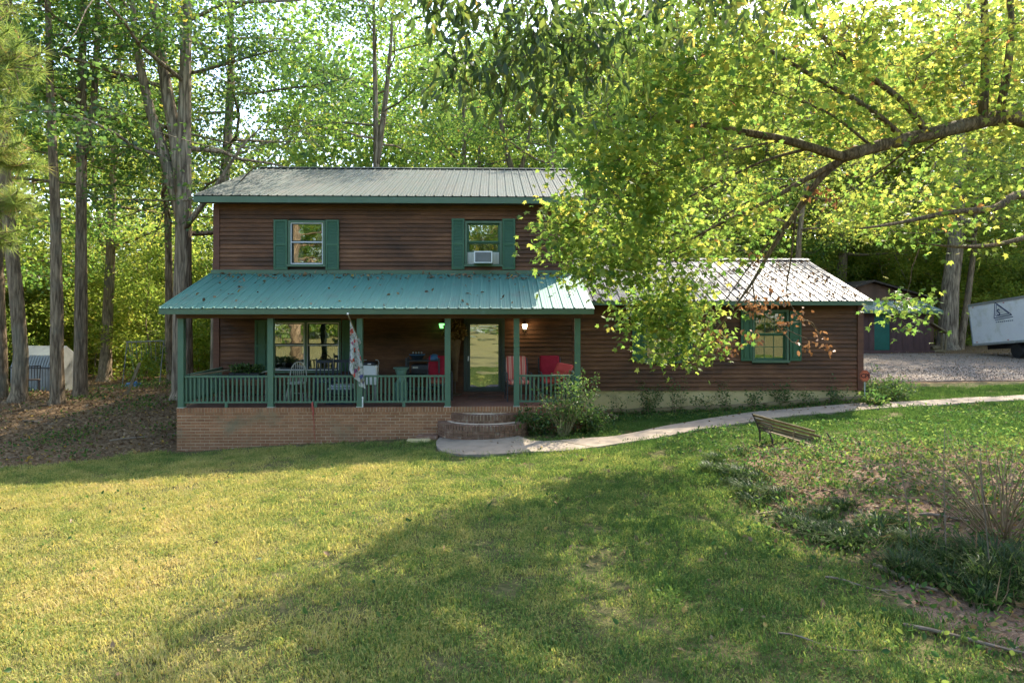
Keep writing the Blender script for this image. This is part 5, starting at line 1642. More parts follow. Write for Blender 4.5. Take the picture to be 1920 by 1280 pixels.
plant_tree("oak_tree", "slim trunk rising behind the middle of the wing ridge", at(12.0, 28.6), 0, make_tree(16, .16, 5.2, 3.6, 14700, .14, nbr=18), M['bark'], M['leaf_gold'])

# --- the rest of the woods: a few kinds, copied one by one
KINDS = []
for i, (h, r, b, cr, nl, ls, lf, nm, lab) in enumerate([
        (20, .26, 4.5, 4.4, 18500, .165, 'leaf_mid', "woodland_tree", "tall mid green deciduous tree in the woods behind"),
        (19, .22, 3.5, 4.2, 18500, .165, 'leaf_gold', "woodland_tree", "tall yellow green deciduous tree in the woods behind"),
        (21, .28, 6.0, 4.6, 17500, .165, 'leaf_mid', "woodland_tree", "tall high crowned green tree in the woods behind"),
        (17, .18, 2.6, 3.8, 17500, .16, 'leaf_gold', "woodland_tree", "low branched yellow green tree in the woods behind")]):
    KINDS.append(((make_tree(h, r, b, cr, nl, ls, nbr=24)), lf, nm, lab))
protos = {}
def fill(k, x, y, s):
    parts, lf, nm, lab = KINDS[k]
    if k not in protos:
        t = plant_tree(nm, lab, at(x, y), rng.uniform(0, 6.28), parts, M['bark'], M[lf], "woodland trees behind the house")
        protos[k] = t
    else:
        t = copy_tree(protos[k]); t.location = at(x, y); t.rotation_euler = (0, 0, rng.uniform(0, 6.28))
    t.scale = (s,) * 3
FILL = [  # kind, x, y, scale
    (0, -30, 26, 1), (1, -25, 24, .9), (0, -21, 27.5, 1), (1, -21.5, 36, .9),  (1, -33, 38, 1.1),
    (1, -22, 42, 1.0), (2, -37, 30, 1),
    (0, -3.2, 38, .95), (1, -1.6, 44, 1.0), (2, 1.8, 30.5, .82), (3, 4.8, 37.5, .9), (0, 4.2, 42, 1.0), (1, 8.5, 39, .95), (0, 12.8, 43, 1.1), (1, 9, 47, 1.0),
    (3, 8.0, 34, .85), (1, 17.2, 44.5, 1.05), (3, 15.8, 47, 1.1), (1, 21, 47, 1.1), (1, 29, 44, 1.1), 
    (3, 29.5, 35.5, .75)]
for f in FILL: fill(*f)
def region(x, y):
    q = x / y
    for lim, w in ((-.80, "at the far left edge of the woods"), (-.64, "behind the white metal shed"), (-.50, "behind the swing frame"), (-.36, "behind the left corner of the house"), (-.16, "behind the left half of the main roof"),
                   (.07, "behind the right half of the main roof"), (.27, "behind the left half of the wing roof"), (.46, "behind the right half of the wing roof"), (.60, "behind the teal door shed"), (.72, "behind the white trailer")):
        if q < lim: return w
    return "at the far right edge of the woods"
regs = {}
for o in list(C.objects):
    if o.get('group') == "woodland trees behind the house": regs.setdefault(region(o.location.x, o.location.y), []).append(o)
for w, os_ in regs.items():
    os_.sort(key=lambda o: o.location.y)
    for i, o in enumerate(os_):
        kind = o['label'].replace('tall ', '').split(' deciduous')[0].replace(' green tree in the woods behind', ' green').replace(' crowned green', ' crowned green')
        rank = ("" if len(os_) == 1 else ", " + ("nearest", "second nearest", "third nearest", "fourth nearest", "fifth nearest", "sixth nearest")[i] + " there")
        o['label'] = kind + " tree " + w + rank

SAP = []
for i in range(3):
    h = (4.2, 5.5, 6.8)[i]
    SAP.append(make_tree(h, .035 + .01 * i, .5, 1.7 + .2 * i, 5200 + 1500 * i, .145, nbr=16, sig=.30, sides=5, flare=1.0))
sproto = {}
def sapling(k, x, y, s):
    lf = 'leaf_sap' if k != 1 else 'leaf_gold'
    if k not in sproto:
        t = plant_tree("sapling", "thin leafy sapling in the sunlit undergrowth between the trunks", at(x, y), rng.uniform(0, 6), SAP[k], M['bark'], M[lf], "saplings in the undergrowth")
        sproto[k] = t
    else:
        t = copy_tree(sproto[k]); t.location = at(x, y); t.rotation_euler = (0, 0, rng.uniform(0, 6.28))
    t.scale = (s, s, s * rng.uniform(.85, 1.15))
for i in range(64):
    y = rng.uniform(26.5, 46)
    x = rng.uniform(-.88, -.27) * y
    if y < 30 and abs(x + 15.9) < 2.2: continue
    sapling(i % 3 if rng.random() < .8 else 2, x, y, rng.uniform(.7, 1.15))
for i in range(34):
    y = rng.uniform(41.5, 52)
    x = rng.uniform(.34, .84) * y
    sapling((0, 2, 2, 1)[i % 4], x, y, rng.uniform(.8, 1.3))

for o in list(C.objects):
    if o.get('group') == "saplings in the undergrowth":
        o['label'] = "thin leafy sapling in the sunlit undergrowth " + region(o.location.x, o.location.y)
# --- far woods as one mass on the other side, and the woods across the lawn that the panes mirror
def wood_mass(name, label, n, rad0, rad1, a0, a1, ztop, mat, size):
    ang = rng.uniform(a0, a1, n); rad = rng.uniform(rad0, rad1, n)
    x = np.sin(ang) * rad; y = np.cos(ang) * rad
    k = rng.integers(0, 500, n); ko = rng.normal(size=(500, 3)) * np.array([2.6, 2.6, 2.2])
    kc = np.stack([np.sin(t := rng.uniform(a0, a1, 500)) * (r_ := rng.uniform(rad0, rad1, 500)), np.cos(t) * r_, ztop * rng.random(500) ** .8], 1)
    cen = kc[k] + rng.normal(size=(n, 3)) * np.array([1.6, 1.6, 1.3])
    cen[:, 2] = np.maximum(cen[:, 2], -.3 + rng.random(n) * .8)
    tint = np.clip(.45 + rng.normal(0, .12, 500)[k] + rng.normal(0, .14, n), 0, 1)
    o = link(name, leaf_mesh(name, 'diamond', cen, rand_dirs(n, .8), rand_dirs(n, -.3), size * rng.uniform(.7, 1.3, n), tint, mat))
    return tag(o, label, "woods", None, 'stuff')
wood_mass("far_woods", "distant sunlit woods closing the view behind the nearer trees", 62000, 54, 70, R(-52), R(52), 17, M['leaf_gold'], .48)
wood_mass("far_woods", "taller distant woods closing the view high behind the roofs and wing", 50000, 56, 72, R(-18), R(19), 27, M['leaf_mid'], .50)
wood_mass("far_woods", "taller golden distant woods closing the view high behind the shed and trailer", 52000, 56, 72, R(17), R(40), 24, M['leaf_gold'], .46)
wood_mass("opposite_woods", "woods across the lawn mirrored in the window panes", 90000, 38, 52, R(105), R(255), 13, M['leaf_mid'], .55)

# ------------------------------------------------------------------ sprays of leaves on a limb skeleton (near trees)
def limb_tree(name, label, loc, limbs, blobs, per, lsize, shape, leaf, bark, spread=.33, twig_r=.010, sag=.10, droop=-1.2, flat=.45, upn=1.1, tint0=.45, max_len=2.6, cat="tree", tintf=None, gaps=None):
    """limbs: world polylines with radii; blobs: (cx,cy,cz, rx,ry,rz, sprays) in world space"""
    t = thing(name, label, cat, loc)
    L = np.array(loc, float)
    mb = MB(); nodes = []
    for pts, r0, r1 in limbs:
        P = np.array(pts, float); n = len(P)
        seg = np.linalg.norm(np.diff(P, axis=0), axis=1); s = np.concatenate([[0], np.cumsum(seg)]) / seg.sum()
        tt = np.linspace(0, 1, max(8, n * 4))
        Q = np.stack([np.interp(tt, s, P[:, k]) for k in range(3)], 1)
        # soften the corners
        for _ in range(3): Q[1:-1] = (Q[:-2] + 2 * Q[1:-1] + Q[2:]) / 4
        mb.tube(Q - L, [r0 + (r1 - r0) * u for u in tt], 8, jitter=.05)
        nodes += [tuple(q) for q in Q[len(Q) // 6:]]
    spr = []
    for cx, cy, cz, rx, ry, rz, ns in blobs:
        d = rand_dirs(ns) * (rng.random(ns) ** .38)[:, None]
        spr += list(np.array([cx, cy, cz]) + d * np.array([rx, ry, rz]))
    spr = np.array(spr)
    N = np.array(nodes)
    d0 = np.array([np.min(np.linalg.norm(N - p, axis=1)) for p in spr])
    order = np.argsort(d0)
    buf = np.zeros((len(N) + 6 * len(spr), 3)); buf[:len(N)] = N; m = len(N)
    hue = np.zeros(len(spr))
    for oi in order:
        p = spr[oi]
        dd = np.linalg.norm(buf[:m] - p, axis=1)
        j = int(np.argmin(dd)); q = buf[j]; ln = dd[j]
        if ln < .05: continue
        k = 5
        path = wobble_path(q, p, k, .018 + .02 * ln)
        u = np.linspace(0, 1, k)
        path[:, 2] += sag * ln * np.sin(u * math.pi) * (1 if rng.random() < .6 else -.5)
        rr = twig_r * min(2.2, .6 + .8 * ln)
        mb.tube(path - L, [rr * (1 - .65 * x) for x in u], 5, cap=False)
        buf[m:m + k - 1] = path[1:]; m += k - 1
    mb.build("trunk", bark, t, True)
    n = len(spr) * per
    pi = np.repeat(np.arange(len(spr)), per)
    off = rng.normal(size=(n, 3)) * np.array([spread, spread, spread * flat])
    cen = spr[pi] + off - L
    if gaps is not None:                       # open windows in the canopy that let sun flecks through
        k = gaps(cen + L) < rng.random(n)
        cen = cen[k]; off = off[k]; pi = pi[k]; n = len(cen)
    sh = np.clip(rng.normal(0, .15, len(spr)), -.3, .35)
    tint = tint0 + sh[pi] + rng.normal(0, .13, n)
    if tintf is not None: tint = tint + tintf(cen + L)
    tint = np.clip(tint, 0, 1)
    al = _unit(off * np.array([1, 1, .5]) + rng.normal(size=(n, 3)) * .25 + np.array([0, 0, droop * .3]))
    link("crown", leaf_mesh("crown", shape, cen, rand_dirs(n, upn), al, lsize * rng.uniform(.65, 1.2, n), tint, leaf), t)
    return t

MX, MY = 10.3, 12.2
limbs = [
    ([(MX, MY, G(MX, MY) - .3), (MX + .05, MY, 2), (MX - .1, MY - .1, 4.2), (MX - .2, MY - .1, 6.2), (MX - .1, MY, 9), (MX + .2, MY, 12)], .36, .08),
    ([(MX - .15, MY - .1, 5.7), (8.5, 11.7, 6.04), (7.86, 11.6, 5.86), (6.9, 11.5, 5.62), (6.06, 11.4, 5.42), (5.47, 11.3, 5.22)], .145, .095),
    ([(5.47, 11.3, 5.22), (4.94, 11.25, 5.36), (4.5, 11.2, 5.48), (3.7, 11.0, 5.56), (2.87, 10.8, 5.65), (1.56, 10.5, 5.7)], .085, .02),
    ([(5.55, 11.3, 5.24), (5.2, 11.5, 4.95), (4.9, 11.8, 4.36), (4.6, 12, 3.83), (4.3, 12.2, 3.18), (3.9, 12.3, 2.6)], .065, .014),
    ([(5.5, 11.3, 5.2), (5.05, 11.5, 4.95), (4.3, 11.7, 4.5), (3.4, 11.6, 4.1), (2.6, 11.6, 3.6)], .05, .012),
    ([(8.0, 11.6, 5.92), (8.05, 11.6, 6.8), (7.95, 11.5, 8.0), (7.8, 11.4, 10.2)], .075, .03),
    ([(8.35, 11.7, 6.0), (8.5, 11.6, 7.2), (8.35, 11.5, 8.6), (8.9, 11.3, 10.5)], .07, .03),
    ([(7.0, 11.5, 5.66), (6.6, 11.45, 6.2), (5.9, 11.4, 6.62), (5.0, 11.4, 7.4), (4.2, 11.1, 8.4), (3.2, 10.8, 9.2)], .06, .016),
    ([(6.6, 11.5, 5.58), (5.9, 11.2, 6.0), (4.9, 10.8, 6.3), (3.6, 10.5, 6.9), (2.3, 10.2, 7.6)], .05, .014),
    ([(MX - .15, MY - .1, 4.3), (8.5, 11.6, 4.75), (8.25, 11.5, 4.35), (7.4, 11.3, 4.35), (6.3, 11.2, 4.1), (5.6, 11.0, 4.0)], .10, .014),
    ([(MX - .15, MY - .1, 4.6), (8.7, 11.5, 3.9), (7.9, 11.6, 3.72), (7.1, 11.9, 3.85)], .07, .014),
    ([(5.2, 11.5, 4.95), (4.4, 11.9, 4.75), (3.5, 12.1, 4.2), (2.9, 12.2, 3.3), (2.7, 12.3, 2.6)], .022, .005),
    ([(4.94, 11.25, 5.36), (4.2, 11.4, 5.2), (3.2, 11.5, 4.7), (2.2, 11.5, 4.2), (1.2, 11.5, 4.1)], .026, .006),
    ([(4.5, 11.2, 5.48), (3.5, 10.9, 5.25), (2.4, 10.8, 4.9), (1.3, 10.8, 4.7)], .022, .006),
    ([(4.9, 11.8, 4.36), (4.3, 12.1, 3.6), (3.9, 12.4, 2.9), (3.4, 12.5, 2.2)], .018, .005),
    ([(6.0, 11.4, 5.42), (5.2, 11.1, 5.9), (4.1, 10.9, 6.2), (2.9, 10.7, 6.3)], .026, .006),
    ([(6.9, 11.5, 5.62), (6.6, 12.0, 5.2), (6.0, 12.3, 4.8), (5.6, 12.3, 4.3)], .022, .005),
    ([(7.6, 11.6, 5.8), (7.0, 12.2, 5.3), (6.8, 12.4, 4.7)], .02, .005),
    ([(MX, MY, 7.5), (8.5, 10.8, 8.7), (6.5, 10.2, 9.4), (4.5, 9.6, 9.8)], .09, .02),
    ([(MX, MY, 9), (8.8, 12.5, 10.5), (7.0, 12.6, 11.3), (5, 12.2, 11.5)], .07, .02),
    ([(4.3, 12.2, 3.2), (4.45, 12.5, 2.75), (4.9, 12.6, 2.4), (5.5, 12.7, 2.15)], .014, .006),
    ([(4.9, 11.8, 4.3), (4.95, 12.1, 3.6), (4.95, 12.4, 2.95), (5.3, 12.6, 2.55)], .02, .006)]
blobs = [
    (1.95, 10.5, 5.6, 1.25, 1.5, 1.55, 200), (1.7, 11.5, 3.75, 1.1, 1.0, .75, 120), (2.95, 12.4, 2.55, .78, .7, .85, 95), (3.6, 10.6, 6.5, 1.8, 1.5, 1.3, 200),
    (5.8, 11.4, 6.9, 2.0, 1.4, 1.4, 215), (8.2, 11.6, 6.9, 1.3, 1.3, 1.6, 160), (3.4, 11.9, 4.35, 1.3, 1.0, .95, 100), (7.4, 12.0, 4.6, 1.5, .9, .95, 95), (7.05, 12.2, 2.62, .32, .35, .35, 9),
    (2.4, 10.2, 8.0, 1.9, 1.5, 1.1, 70), (5.5, 10.6, 9.3, 2.8, 1.8, 1.3, 75), (8.5, 11.2, 10.3, 2.0, 1.8, 1.5, 45), (4.6, 9.6, 7.6, 1.9, 1.2, 1.0, 35), (2.0, 11.2, 4.75, .9, .9, .8, 60),
    (1.1, 11.4, 4.35, .55, .6, .45, 22), (1.15, 11.2, 6.5, .8, .9, .9, 55)]
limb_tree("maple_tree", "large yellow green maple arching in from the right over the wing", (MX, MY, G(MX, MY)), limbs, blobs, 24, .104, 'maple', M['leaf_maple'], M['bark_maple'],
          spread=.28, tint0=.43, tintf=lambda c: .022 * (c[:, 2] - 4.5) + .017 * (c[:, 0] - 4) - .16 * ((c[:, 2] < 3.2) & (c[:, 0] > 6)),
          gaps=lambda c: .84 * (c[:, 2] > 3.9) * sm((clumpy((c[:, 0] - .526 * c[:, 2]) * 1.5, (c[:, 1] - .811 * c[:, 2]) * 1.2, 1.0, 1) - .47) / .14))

# withered leaves on the low maple twigs: parts of the same tree are children of it
mt = bpy.data.objects["maple_tree"]
dc = []
for (x, y, z, n) in ((4.35, 12.5, 2.78, 16), (4.62, 12.6, 2.72, 10), (4.75, 12.6, 2.86, 8), (4.35, 12.4, 2.25, 12), (3.75, 12.5, 2.15, 16), (3.55, 12.5, 2.35, 10), (5.05, 12.65, 2.45, 10), (5.35, 12.7, 2.60, 9), (5.75, 12.75, 2.2, 8), (5.45, 12.7, 2.05, 7), (5.0, 12.5, 2.95, 8), (5.1, 11.6, 4.72, 10), (5.35, 11.5, 4.6, 8), (4.25, 11.9, 3.6, 8), (4.0, 12.5, 2.0, 8), (5.95, 12.8, 1.95, 5)):
    dc.append(np.array([x, y, z]) + rng.normal(size=(n * 2, 3)) * np.array([.085, .06, .085]))
dc = np.concatenate(dc); n = len(dc)
link("withered_leaves", leaf_mesh("withered_leaves", 'oval', dc - np.array(mt.location), rand_dirs(n), rand_dirs(n, -1.8), rng.uniform(.07, .125, n), rng.random(n), M['leaf_dead']), mt)
m = MB()
for (a, b, c) in (((4.9, 12.6, 2.4), (5.5, 12.7, 2.5), (5.9, 12.8, 2.1)), ((4.9, 12.6, 2.4), (5.2, 12.7, 2.1), (5.5, 12.7, 2.0)), ((4.45, 12.5, 2.75), (4.6, 12.6, 2.9), (5.05, 12.6, 2.95)), ((4.3, 12.2, 3.1), (4.1, 12.4, 2.7), (3.7, 12.5, 2.3)), ((5.3, 12.6, 2.55), (5.6, 12.7, 2.45), (5.75, 12.75, 2.2)), ((3.9, 12.3, 2.6), (3.7, 12.5, 2.3), (3.5, 12.5, 2.0))):
    m.tube([np.array(p) - np.array(mt.location) for p in (a, b, c)], [.009, .007, .004], 5)
m.build("bare_twigs", M['cane'], mt)

# hickory whose limb reaches over from the right of the camera
hx, hy = 6.4, 4.4
hl = [([(hx, hy, G(hx, hy) - .3), (hx, hy, 4), (hx - .1, hy + .1, 7), (hx, hy, 10)], .22, .08),
      ([(hx - .1, hy + .1, 6.6), (4.6, 5.2, 7.1), (2.6, 5.8, 6.9), (1.2, 6.0, 6.2), (.3, 6.1, 5.5)], .07, .015),
      ([(2.6, 5.8, 6.9), (1.4, 6.4, 6.6), (.2, 6.5, 6.3), (-.5, 6.3, 5.9)], .03, .008),
      ([(3.6, 5.5, 7.0), (2.6, 6.2, 6.5), (1.9, 6.5, 6.0), (1.5, 6.6, 5.7)], .03, .008)]
hb = [(-.15, 6.0, 5.25, .70, .5, .45, 34), (.25, 6.2, 4.95, .62, .5, .5, 38), (-.35, 6.1, 4.78, .28, .3, .26, 13), (.55, 6.5, 5.45, .6, .5, .5, 46), (.35, 6.1, 4.55, .16, .2, .2, 6),
      (-.6, 6.1, 5.6, .5, .5, .35, 18), (.9, 6.6, 5.2, .32, .4, .5, 16), (.5, 6, 6.2, 1.3, .8, .5, 50), (2.4, 6.0, 6.3, 1.2, .8, .6, 40), (1.55, 6.5, 5.55, .5, .5, .35, 18), (2.3, 6.4, 5.7, .5, .5, .3, 14)]
limb_tree("hickory_tree", "dark leaved hickory limb hanging down from above at top centre", (hx, hy, G(hx, hy)), hl, hb, 8, .15, 'lance', M['leaf_hick'], M['bark_maple'], spread=.12, droop=-2.6, flat=.9, upn=.5, twig_r=.006, sag=.05)

# pine at the left edge: tufts of long needles
px_, py_ = -7.9, 8.6
pine = thing("pine_tree", "sunlit long needled pine whose branches enter at the left edge", "tree", (px_, py_, G(px_, py_)))
L = np.array(pine.location)
mb = MB(); mb.tube([(0, 0, -.3), (.05, 0, 3), (.0, .05, 7), (.1, 0, 12)], [.26, .21, .15, .06], 10, jitter=.06)
tips = []
for (cx, cy, cz, rx, ry, rz, n) in ((-6.22, 8.5, 5.75, .34, .5, .45, 30), (-6.45, 8.6, 4.75, .36, .45, .26, 20), (-6.12, 8.4, 4.05, .36, .4, .22, 24), (-6.5, 8.6, 3.62, .34, .4, .18, 10), (-6.3, 8.8, 4.6, .30, .4, .18, 8), (-6.7, 8.6, 5.3, .4, .5, .35, 14), (-6.8, 8.7, 6.6, .6, .7, .5, 22)):
    d = rand_dirs(n) * (rng.random(n) ** .4)[:, None]
    c = np.array([cx, cy, cz]); pts = c + d * np.array([rx, ry, rz])
    z0 = cz - .15
    B = wobble_path(np.array([0, 0, z0 - L[2]]), c - L, 6, .05)
    mb.tube(B, [.05, .045, .038, .03, .022, .012], 6, cap=False)
    for p in pts:
        q = B[rng.integers(3, 6)]
        S = wobble_path(q, p - L, 4, .03)
        mb.tube(S, [.010, .009, .007, .005], 4, cap=False)
        tips.append((p, (p - L) - q))
mb.build("trunk", M['bark'], pine, True)
cen = []; al = []; ti = []
for p, d in tips:
    k = 85; d = d / (np.linalg.norm(d) + 1e-6); d = d + np.array([.1, 0, .25]); d /= np.linalg.norm(d)
    back = rng.random(k) * .22
    cen.append(p - L - d * back[:, None]); a = rand_dirs(k) * 1.0 + d * rng.uniform(.45, 1.1, k)[:, None]; a[:, 2] -= .12
    al.append(_unit(a)); ti.append(np.clip(.45 + rng.normal(0, .12) + rng.normal(0, .14, k) + .9 * (rng.random(k) < .03), 0, 1))
cen = np.concatenate(cen); al = np.concatenate(al); ti = np.concatenate(ti); n = len(cen)
link("needles", leaf_mesh("needles", 'needle', cen, rand_dirs(n), al, rng.uniform(.14, .22, n), ti, M['needle']), pine)

# ------------------------------------------------------------------ shrubs and clumps
def cane_shrub(name, label, loc, ncane, h, spread, nleaf, lsize, leaf, stem, arch=.3, lean=(0, 0), r=.009, leaf_from=.45, group=None, shape='oval', base_r=.12, bias=None):
    t = thing(name, label, "shrub", loc, 0, group)
    m = MB(); A = []
    for i in range(ncane):
        a = rng.uniform(0, 2 * math.pi); q = rng.random() ** .6
        hh = h * rng.uniform(.6, 1.05)
        b = np.array([math.cos(a) * base_r * rng.random(), math.sin(a) * base_r * rng.random(), -.05])
        e = b + np.array([math.cos(a) * spread * q + lean[0], math.sin(a) * spread * q * .8 + lean[1], hh * (1 - arch * q)])
        k = 6; u = np.linspace(0, 1, k)[:, None]
        P = b + (e - b) * u; P[:, 2] += (np.sin(u[:, 0] * math.pi) * arch * hh * .55)
        P[1:] += rng.normal(size=(k - 1, 3)) * .018
        m.tube(P, [r * (1 - .7 * x) for x in u[:, 0]], 5, cap=False)
        A += [P[j] for j in range(k) if u[j, 0] >= leaf_from]
        if rng.random() < .7:
            j = rng.integers(2, 5); s = P[j] + rng.normal(size=3) * .16 + np.array([0, 0, .1])
            m.tube([P[j], (P[j] + s) / 2, s], [r * .5, r * .4, r * .2], 4, cap=False); A.append(s)
    m.build("canes", stem, t, True)
    if nleaf:
        A = np.array(A)
        w = np.ones(len(A))
        if bias is not None: w = np.exp(bias * A[:, 0])
        pick = rng.choice(len(A), nleaf, p=w / w.sum())
        c = A[pick] + rng.normal(size=(nleaf, 3)) * .07
        link("foliage", leaf_mesh("foliage", shape, c, rand_dirs(nleaf, .7), rand_dirs(nleaf, .2), lsize * rng.uniform(.6, 1.25, nleaf), np.clip(rng.normal(.5, .2, nleaf), 0, 1), leaf), t)
    return t
def gl(x, y): return (x, y, G(x, y))
cane_shrub("cane_shrub", "tall half bare shrub of pale canes at the right end of the porch", gl(1.12, 14.75), 36, 1.45, .72, 1150, .07, M['shrub'], M['green_cane'], .12, r=.011, bias=1.1, leaf_from=.3)
cane_shrub("leafy_shrub", "low dark leafy bush between the steps and the pale cane shrub", gl(.52, 14.95), 18, .62, .30, 900, .075, M['shrub'], M['cane'], .2, leaf_from=.2)
cane_shrub("leafy_shrub", "bright leafy bush right of the pale cane shrub by the porch corner", gl(1.75, 15.1), 20, .70, .42, 900, .07, M['shrub'], M['cane'], .25, leaf_from=.2)
cane_shrub("leafy_shrub", "spreading low bush in front of the short askew timber", gl(1.35, 15.35), 14, .5, .5, 600, .065, M['shrub'], M['cane'], .3, leaf_from=.2)
WB = [(2.75, .75, 10, 160, "sparse upright plant nearest to the porch against the tan foundation"), (3.55, .85, 22, 900, "dense dark bush below the first wing window"), (4.25, 1.25, 16, 420, "tall thin leafy plant right of the first wing window"),
      (4.95, .65, 12, 300, "small green plant midway along the tan foundation"), (5.5, .95, 14, 330, "loose tall plant left of the second wing window"), (6.25, .55, 14, 420, "low plant under the left shutter of the second wing window"),
      (6.95, .75, 18, 650, "round dark bush under the second wing window"), (7.65, .5, 12, 350, "low plant right of the second wing window"), (8.35, .6, 16, 520, "leafy plant left of the orange red sign")]
for (u, h, nc, nl, lab) in WB:
    p = H(u, WV - .28, 0)
    cane_shrub("bed_plant", lab, gl(p.x, p.y), max(6, int(nc * .7)), h * .9, .30, int(nl * .55), .06, M['shrub'], M['cane'], .2, r=.005, leaf_from=.15)
cane_shrub("leafy_shrub", "broad blue green bush just right of the orange red sign", gl(9.75, 17.9), 34, .62, .75, 2600, .07, M['shrub'], M['cane'], .25, leaf_from=.1, base_r=.3)
cane_shrub("leafy_shrub", "pale leaved low bush in front of the sign post", gl(9.0, 16.95), 16, .35, .4, 500, .085, M['weed'], M['cane'], .3, leaf_from=.1)
cane_shrub("arching_shrub", "large bare arching shrub of tan canes at the right of the bed", gl(5.35, 7.5), 52, 1.3, 1.55, 160, .04, M['shrub'], M['cane'], .34, r=.008, base_r=.22, lean=(-.1, 0))
for (x, y, h, lab) in ((4.35, 7.4, 1.3, "lone thin upright stem leaning left of the arching shrub"), (4.55, 7.15, 1.35, "thin straight stem close left of the arching shrub"), (4.7, 6.7, 1.25, "thin upright stem rising from the dark strappy clump"), (5.0, 6.3, 1.0, "thin bent stem at the right edge among strappy blades")):
    t = thing("bare_stem", lab, "stem", gl(x, y), 0)
    k = rng.uniform(-.25, .02)
    MB().tube([(0, 0, -.05), (k * .3, .02, h * .35), (k * .7, .02, h * .7), (k, 0, h)], [.007, .006, .005, .003], 5).build("stem_body", M['twig'], t)

def blade_clump(n, rad, ln):
    b = rng.normal(size=(n, 2)) * rad * .5
    out = np.concatenate([b / (rad * .5) + rng.normal(size=(n, 2)) * .5, np.zeros((n, 1))], 1); out = _unit(out)
    V = []; F = []; S = []; T = []
    L = ln * rng.uniform(.6, 1.2, n); w = .0060 * rng.uniform(.8, 1.4, n)
    lean = rng.uniform(.5, 1.12, n)
    for i in range(n):
        o = np.array([b[i, 0], b[i, 1], -.01]); d = out[i]; s = np.array([-d[1], d[0], 0])
        base = len(V)
        for t in (0, .35, .7, 1):
            c = o + d * L[i] * lean[i] * t ** 1.5 * .9 + np.array([0, 0, L[i] * (t * (1.15 - lean[i] * .75 * t))])
            ww = w[i] * (1 - .9 * t ** 2)
            V += [c - s * ww, c + s * ww]
        for k in range(3): F += [base + 2 * k, base + 2 * k + 1, base + 2 * k + 3, base + 2 * k + 2]
        S += [4, 4, 4]; T += [float(np.clip(rng.normal(.5, .22), 0, 1))] * 3
    return np.array(V), F, S, T
clumps = [raw_mesh("strappy_clump", *blade_clump(230, .22, .34)[:3], M['strap'], None) for _ in range(0)]
CM = []
for i in range(3):
    V, F, S, T = blade_clump((230, 300, 190)[i], (.20, .25, .17)[i], (.24, .26, .21)[i])
    CM.append(raw_mesh("strappy_clump", V, F, S, M['strap'], np.array(T)))
CL = [(3.35, 11.2), (3.5, 10.75), (3.28, 10.2), (3.75, 10.3), (3.45, 9.75), (3.3, 9.25), (3.65, 9.35), (3.3, 8.8), (3.55, 8.65), (3.38, 8.35), (3.65, 8.25), (3.85, 8.5), (3.75, 7.95), (3.55, 7.85), (4.0, 7.95), (4.15, 8.3), (3.85, 7.6), (4.1, 7.6), (4.35, 7.9),
      (4.4, 7.55), (4.6, 7.85), (4.3, 8.7), (4.1, 6.95), (4.35, 6.7), (4.15, 6.5), (4.55, 6.55), (4.4, 6.3), (4.75, 6.6), (4.7, 6.25), (4.25, 6.15), (4.95, 6.45), (4.55, 6.0), (4.9, 6.1), (5.2, 6.25), (4.8, 7.0), (4.5, 7.05), (5.1, 6.75), (5.3, 6.55), (4.75, 5.85), (5.05, 5.8), (3.9, 6.75), (4.2, 12.2), (3.6, 11.9)]
for i, (x, y) in enumerate(CL):
    if i in (7, 15, 23, 31): continue
    big = 4.0 < x and y < 7.1
    o = link("strappy_clump", CM[i % 3], None, (x + rng.normal() * .05, y + rng.normal() * .05, G(x, y)), (0, 0, rng.uniform(0, 6.28)))
    s = rng.uniform(.75, 1.1) * (1.15 if big else .95)
    o.scale = (s, s, s)
    tag(o, "dark strappy grass clump massed at the foot of the arching shrub" if big else "dark strappy grass clump strung along the bare soil of the bed", "plant", "strappy clumps at the arching shrub" if big else "strappy clumps along the bed edge")

# ------------------------------------------------------------------ leaf litter, weeds
def scatter(name, label, cat, P, shape, size, mat, up=1.6, lift=.012, tint=None, alongz=0.0):
    n = len(P)
    P = P.copy(); P[:, 2] += lift * rng.random(n)
    o = link(name, leaf_mesh(name, shape, P, rand_dirs(n, up), rand_dirs(n, alongz), size * rng.uniform(.6, 1.25, n), rng.random(n) if tint is None else tint, mat))
    return tag(o, label, cat, None, 'stuff')
def area(n, x0, x1, y0, y1, keep):
    x = rng.uniform(x0, x1, n); y = rng.uniform(y0, y1, n); k = keep(x, y) > rng.random(n)
    x, y = x[k], y[k]; return np.stack([x, y, gz(x, y)], 1)
notpath = lambda x, y: (~in_poly(x, y, PATH)).astype(float)
nohouse = lambda x, y: (~((x > -7.7) & (x < 9.3) & (y > 15.0))).astype(float)
P = area(60000, -24, -6.9, 8, 31, lambda x, y: (1 - lawn_mask(x, y)) * nohouse(x, y))
scatter("fallen_leaves", "brown leaf litter covering the wooded bank on the left", "leaves", P, 'oval', .085, M['litter'], 1.3, .03)
P = np.concatenate([area(12000, 2.8, 9.5, 4.4, 14, lambda x, y: bed_mask(x, y) * .6), area(2600, .5, 12, 4, 17.5, lambda x, y: .35 * notpath(x, y) * nohouse(x, y)), area(260, -1, 12, 12.8, 17.5, lambda x, y: 1 - notpath(x, y)),
                    area(4500, 10.5, 34, 20, 38, lambda x, y: .2 + .8 * (y > 32)), area(1100, -9, 3.5, 4.5, 14, lambda x, y: .18 * lawn_mask(x, y)), area(1500, -7.6, 9.3, 14.7, 17.6, lambda x, y: ((x < -1.8) & (y > 14.75) & (y < 15.22) | (x > 1.7) & (y > 16.6)).astype(float))])
P[:, 2] += .05 * in_poly(P[:, 0], P[:, 1], PATH) + .035 * (P[:, 1] > 19.5)
scatter("fallen_leaves", "scattered brown and yellow leaves over bed, walk and gravel", "leaves", P, 'oval', .075, M['litter'], 1.6, .03)
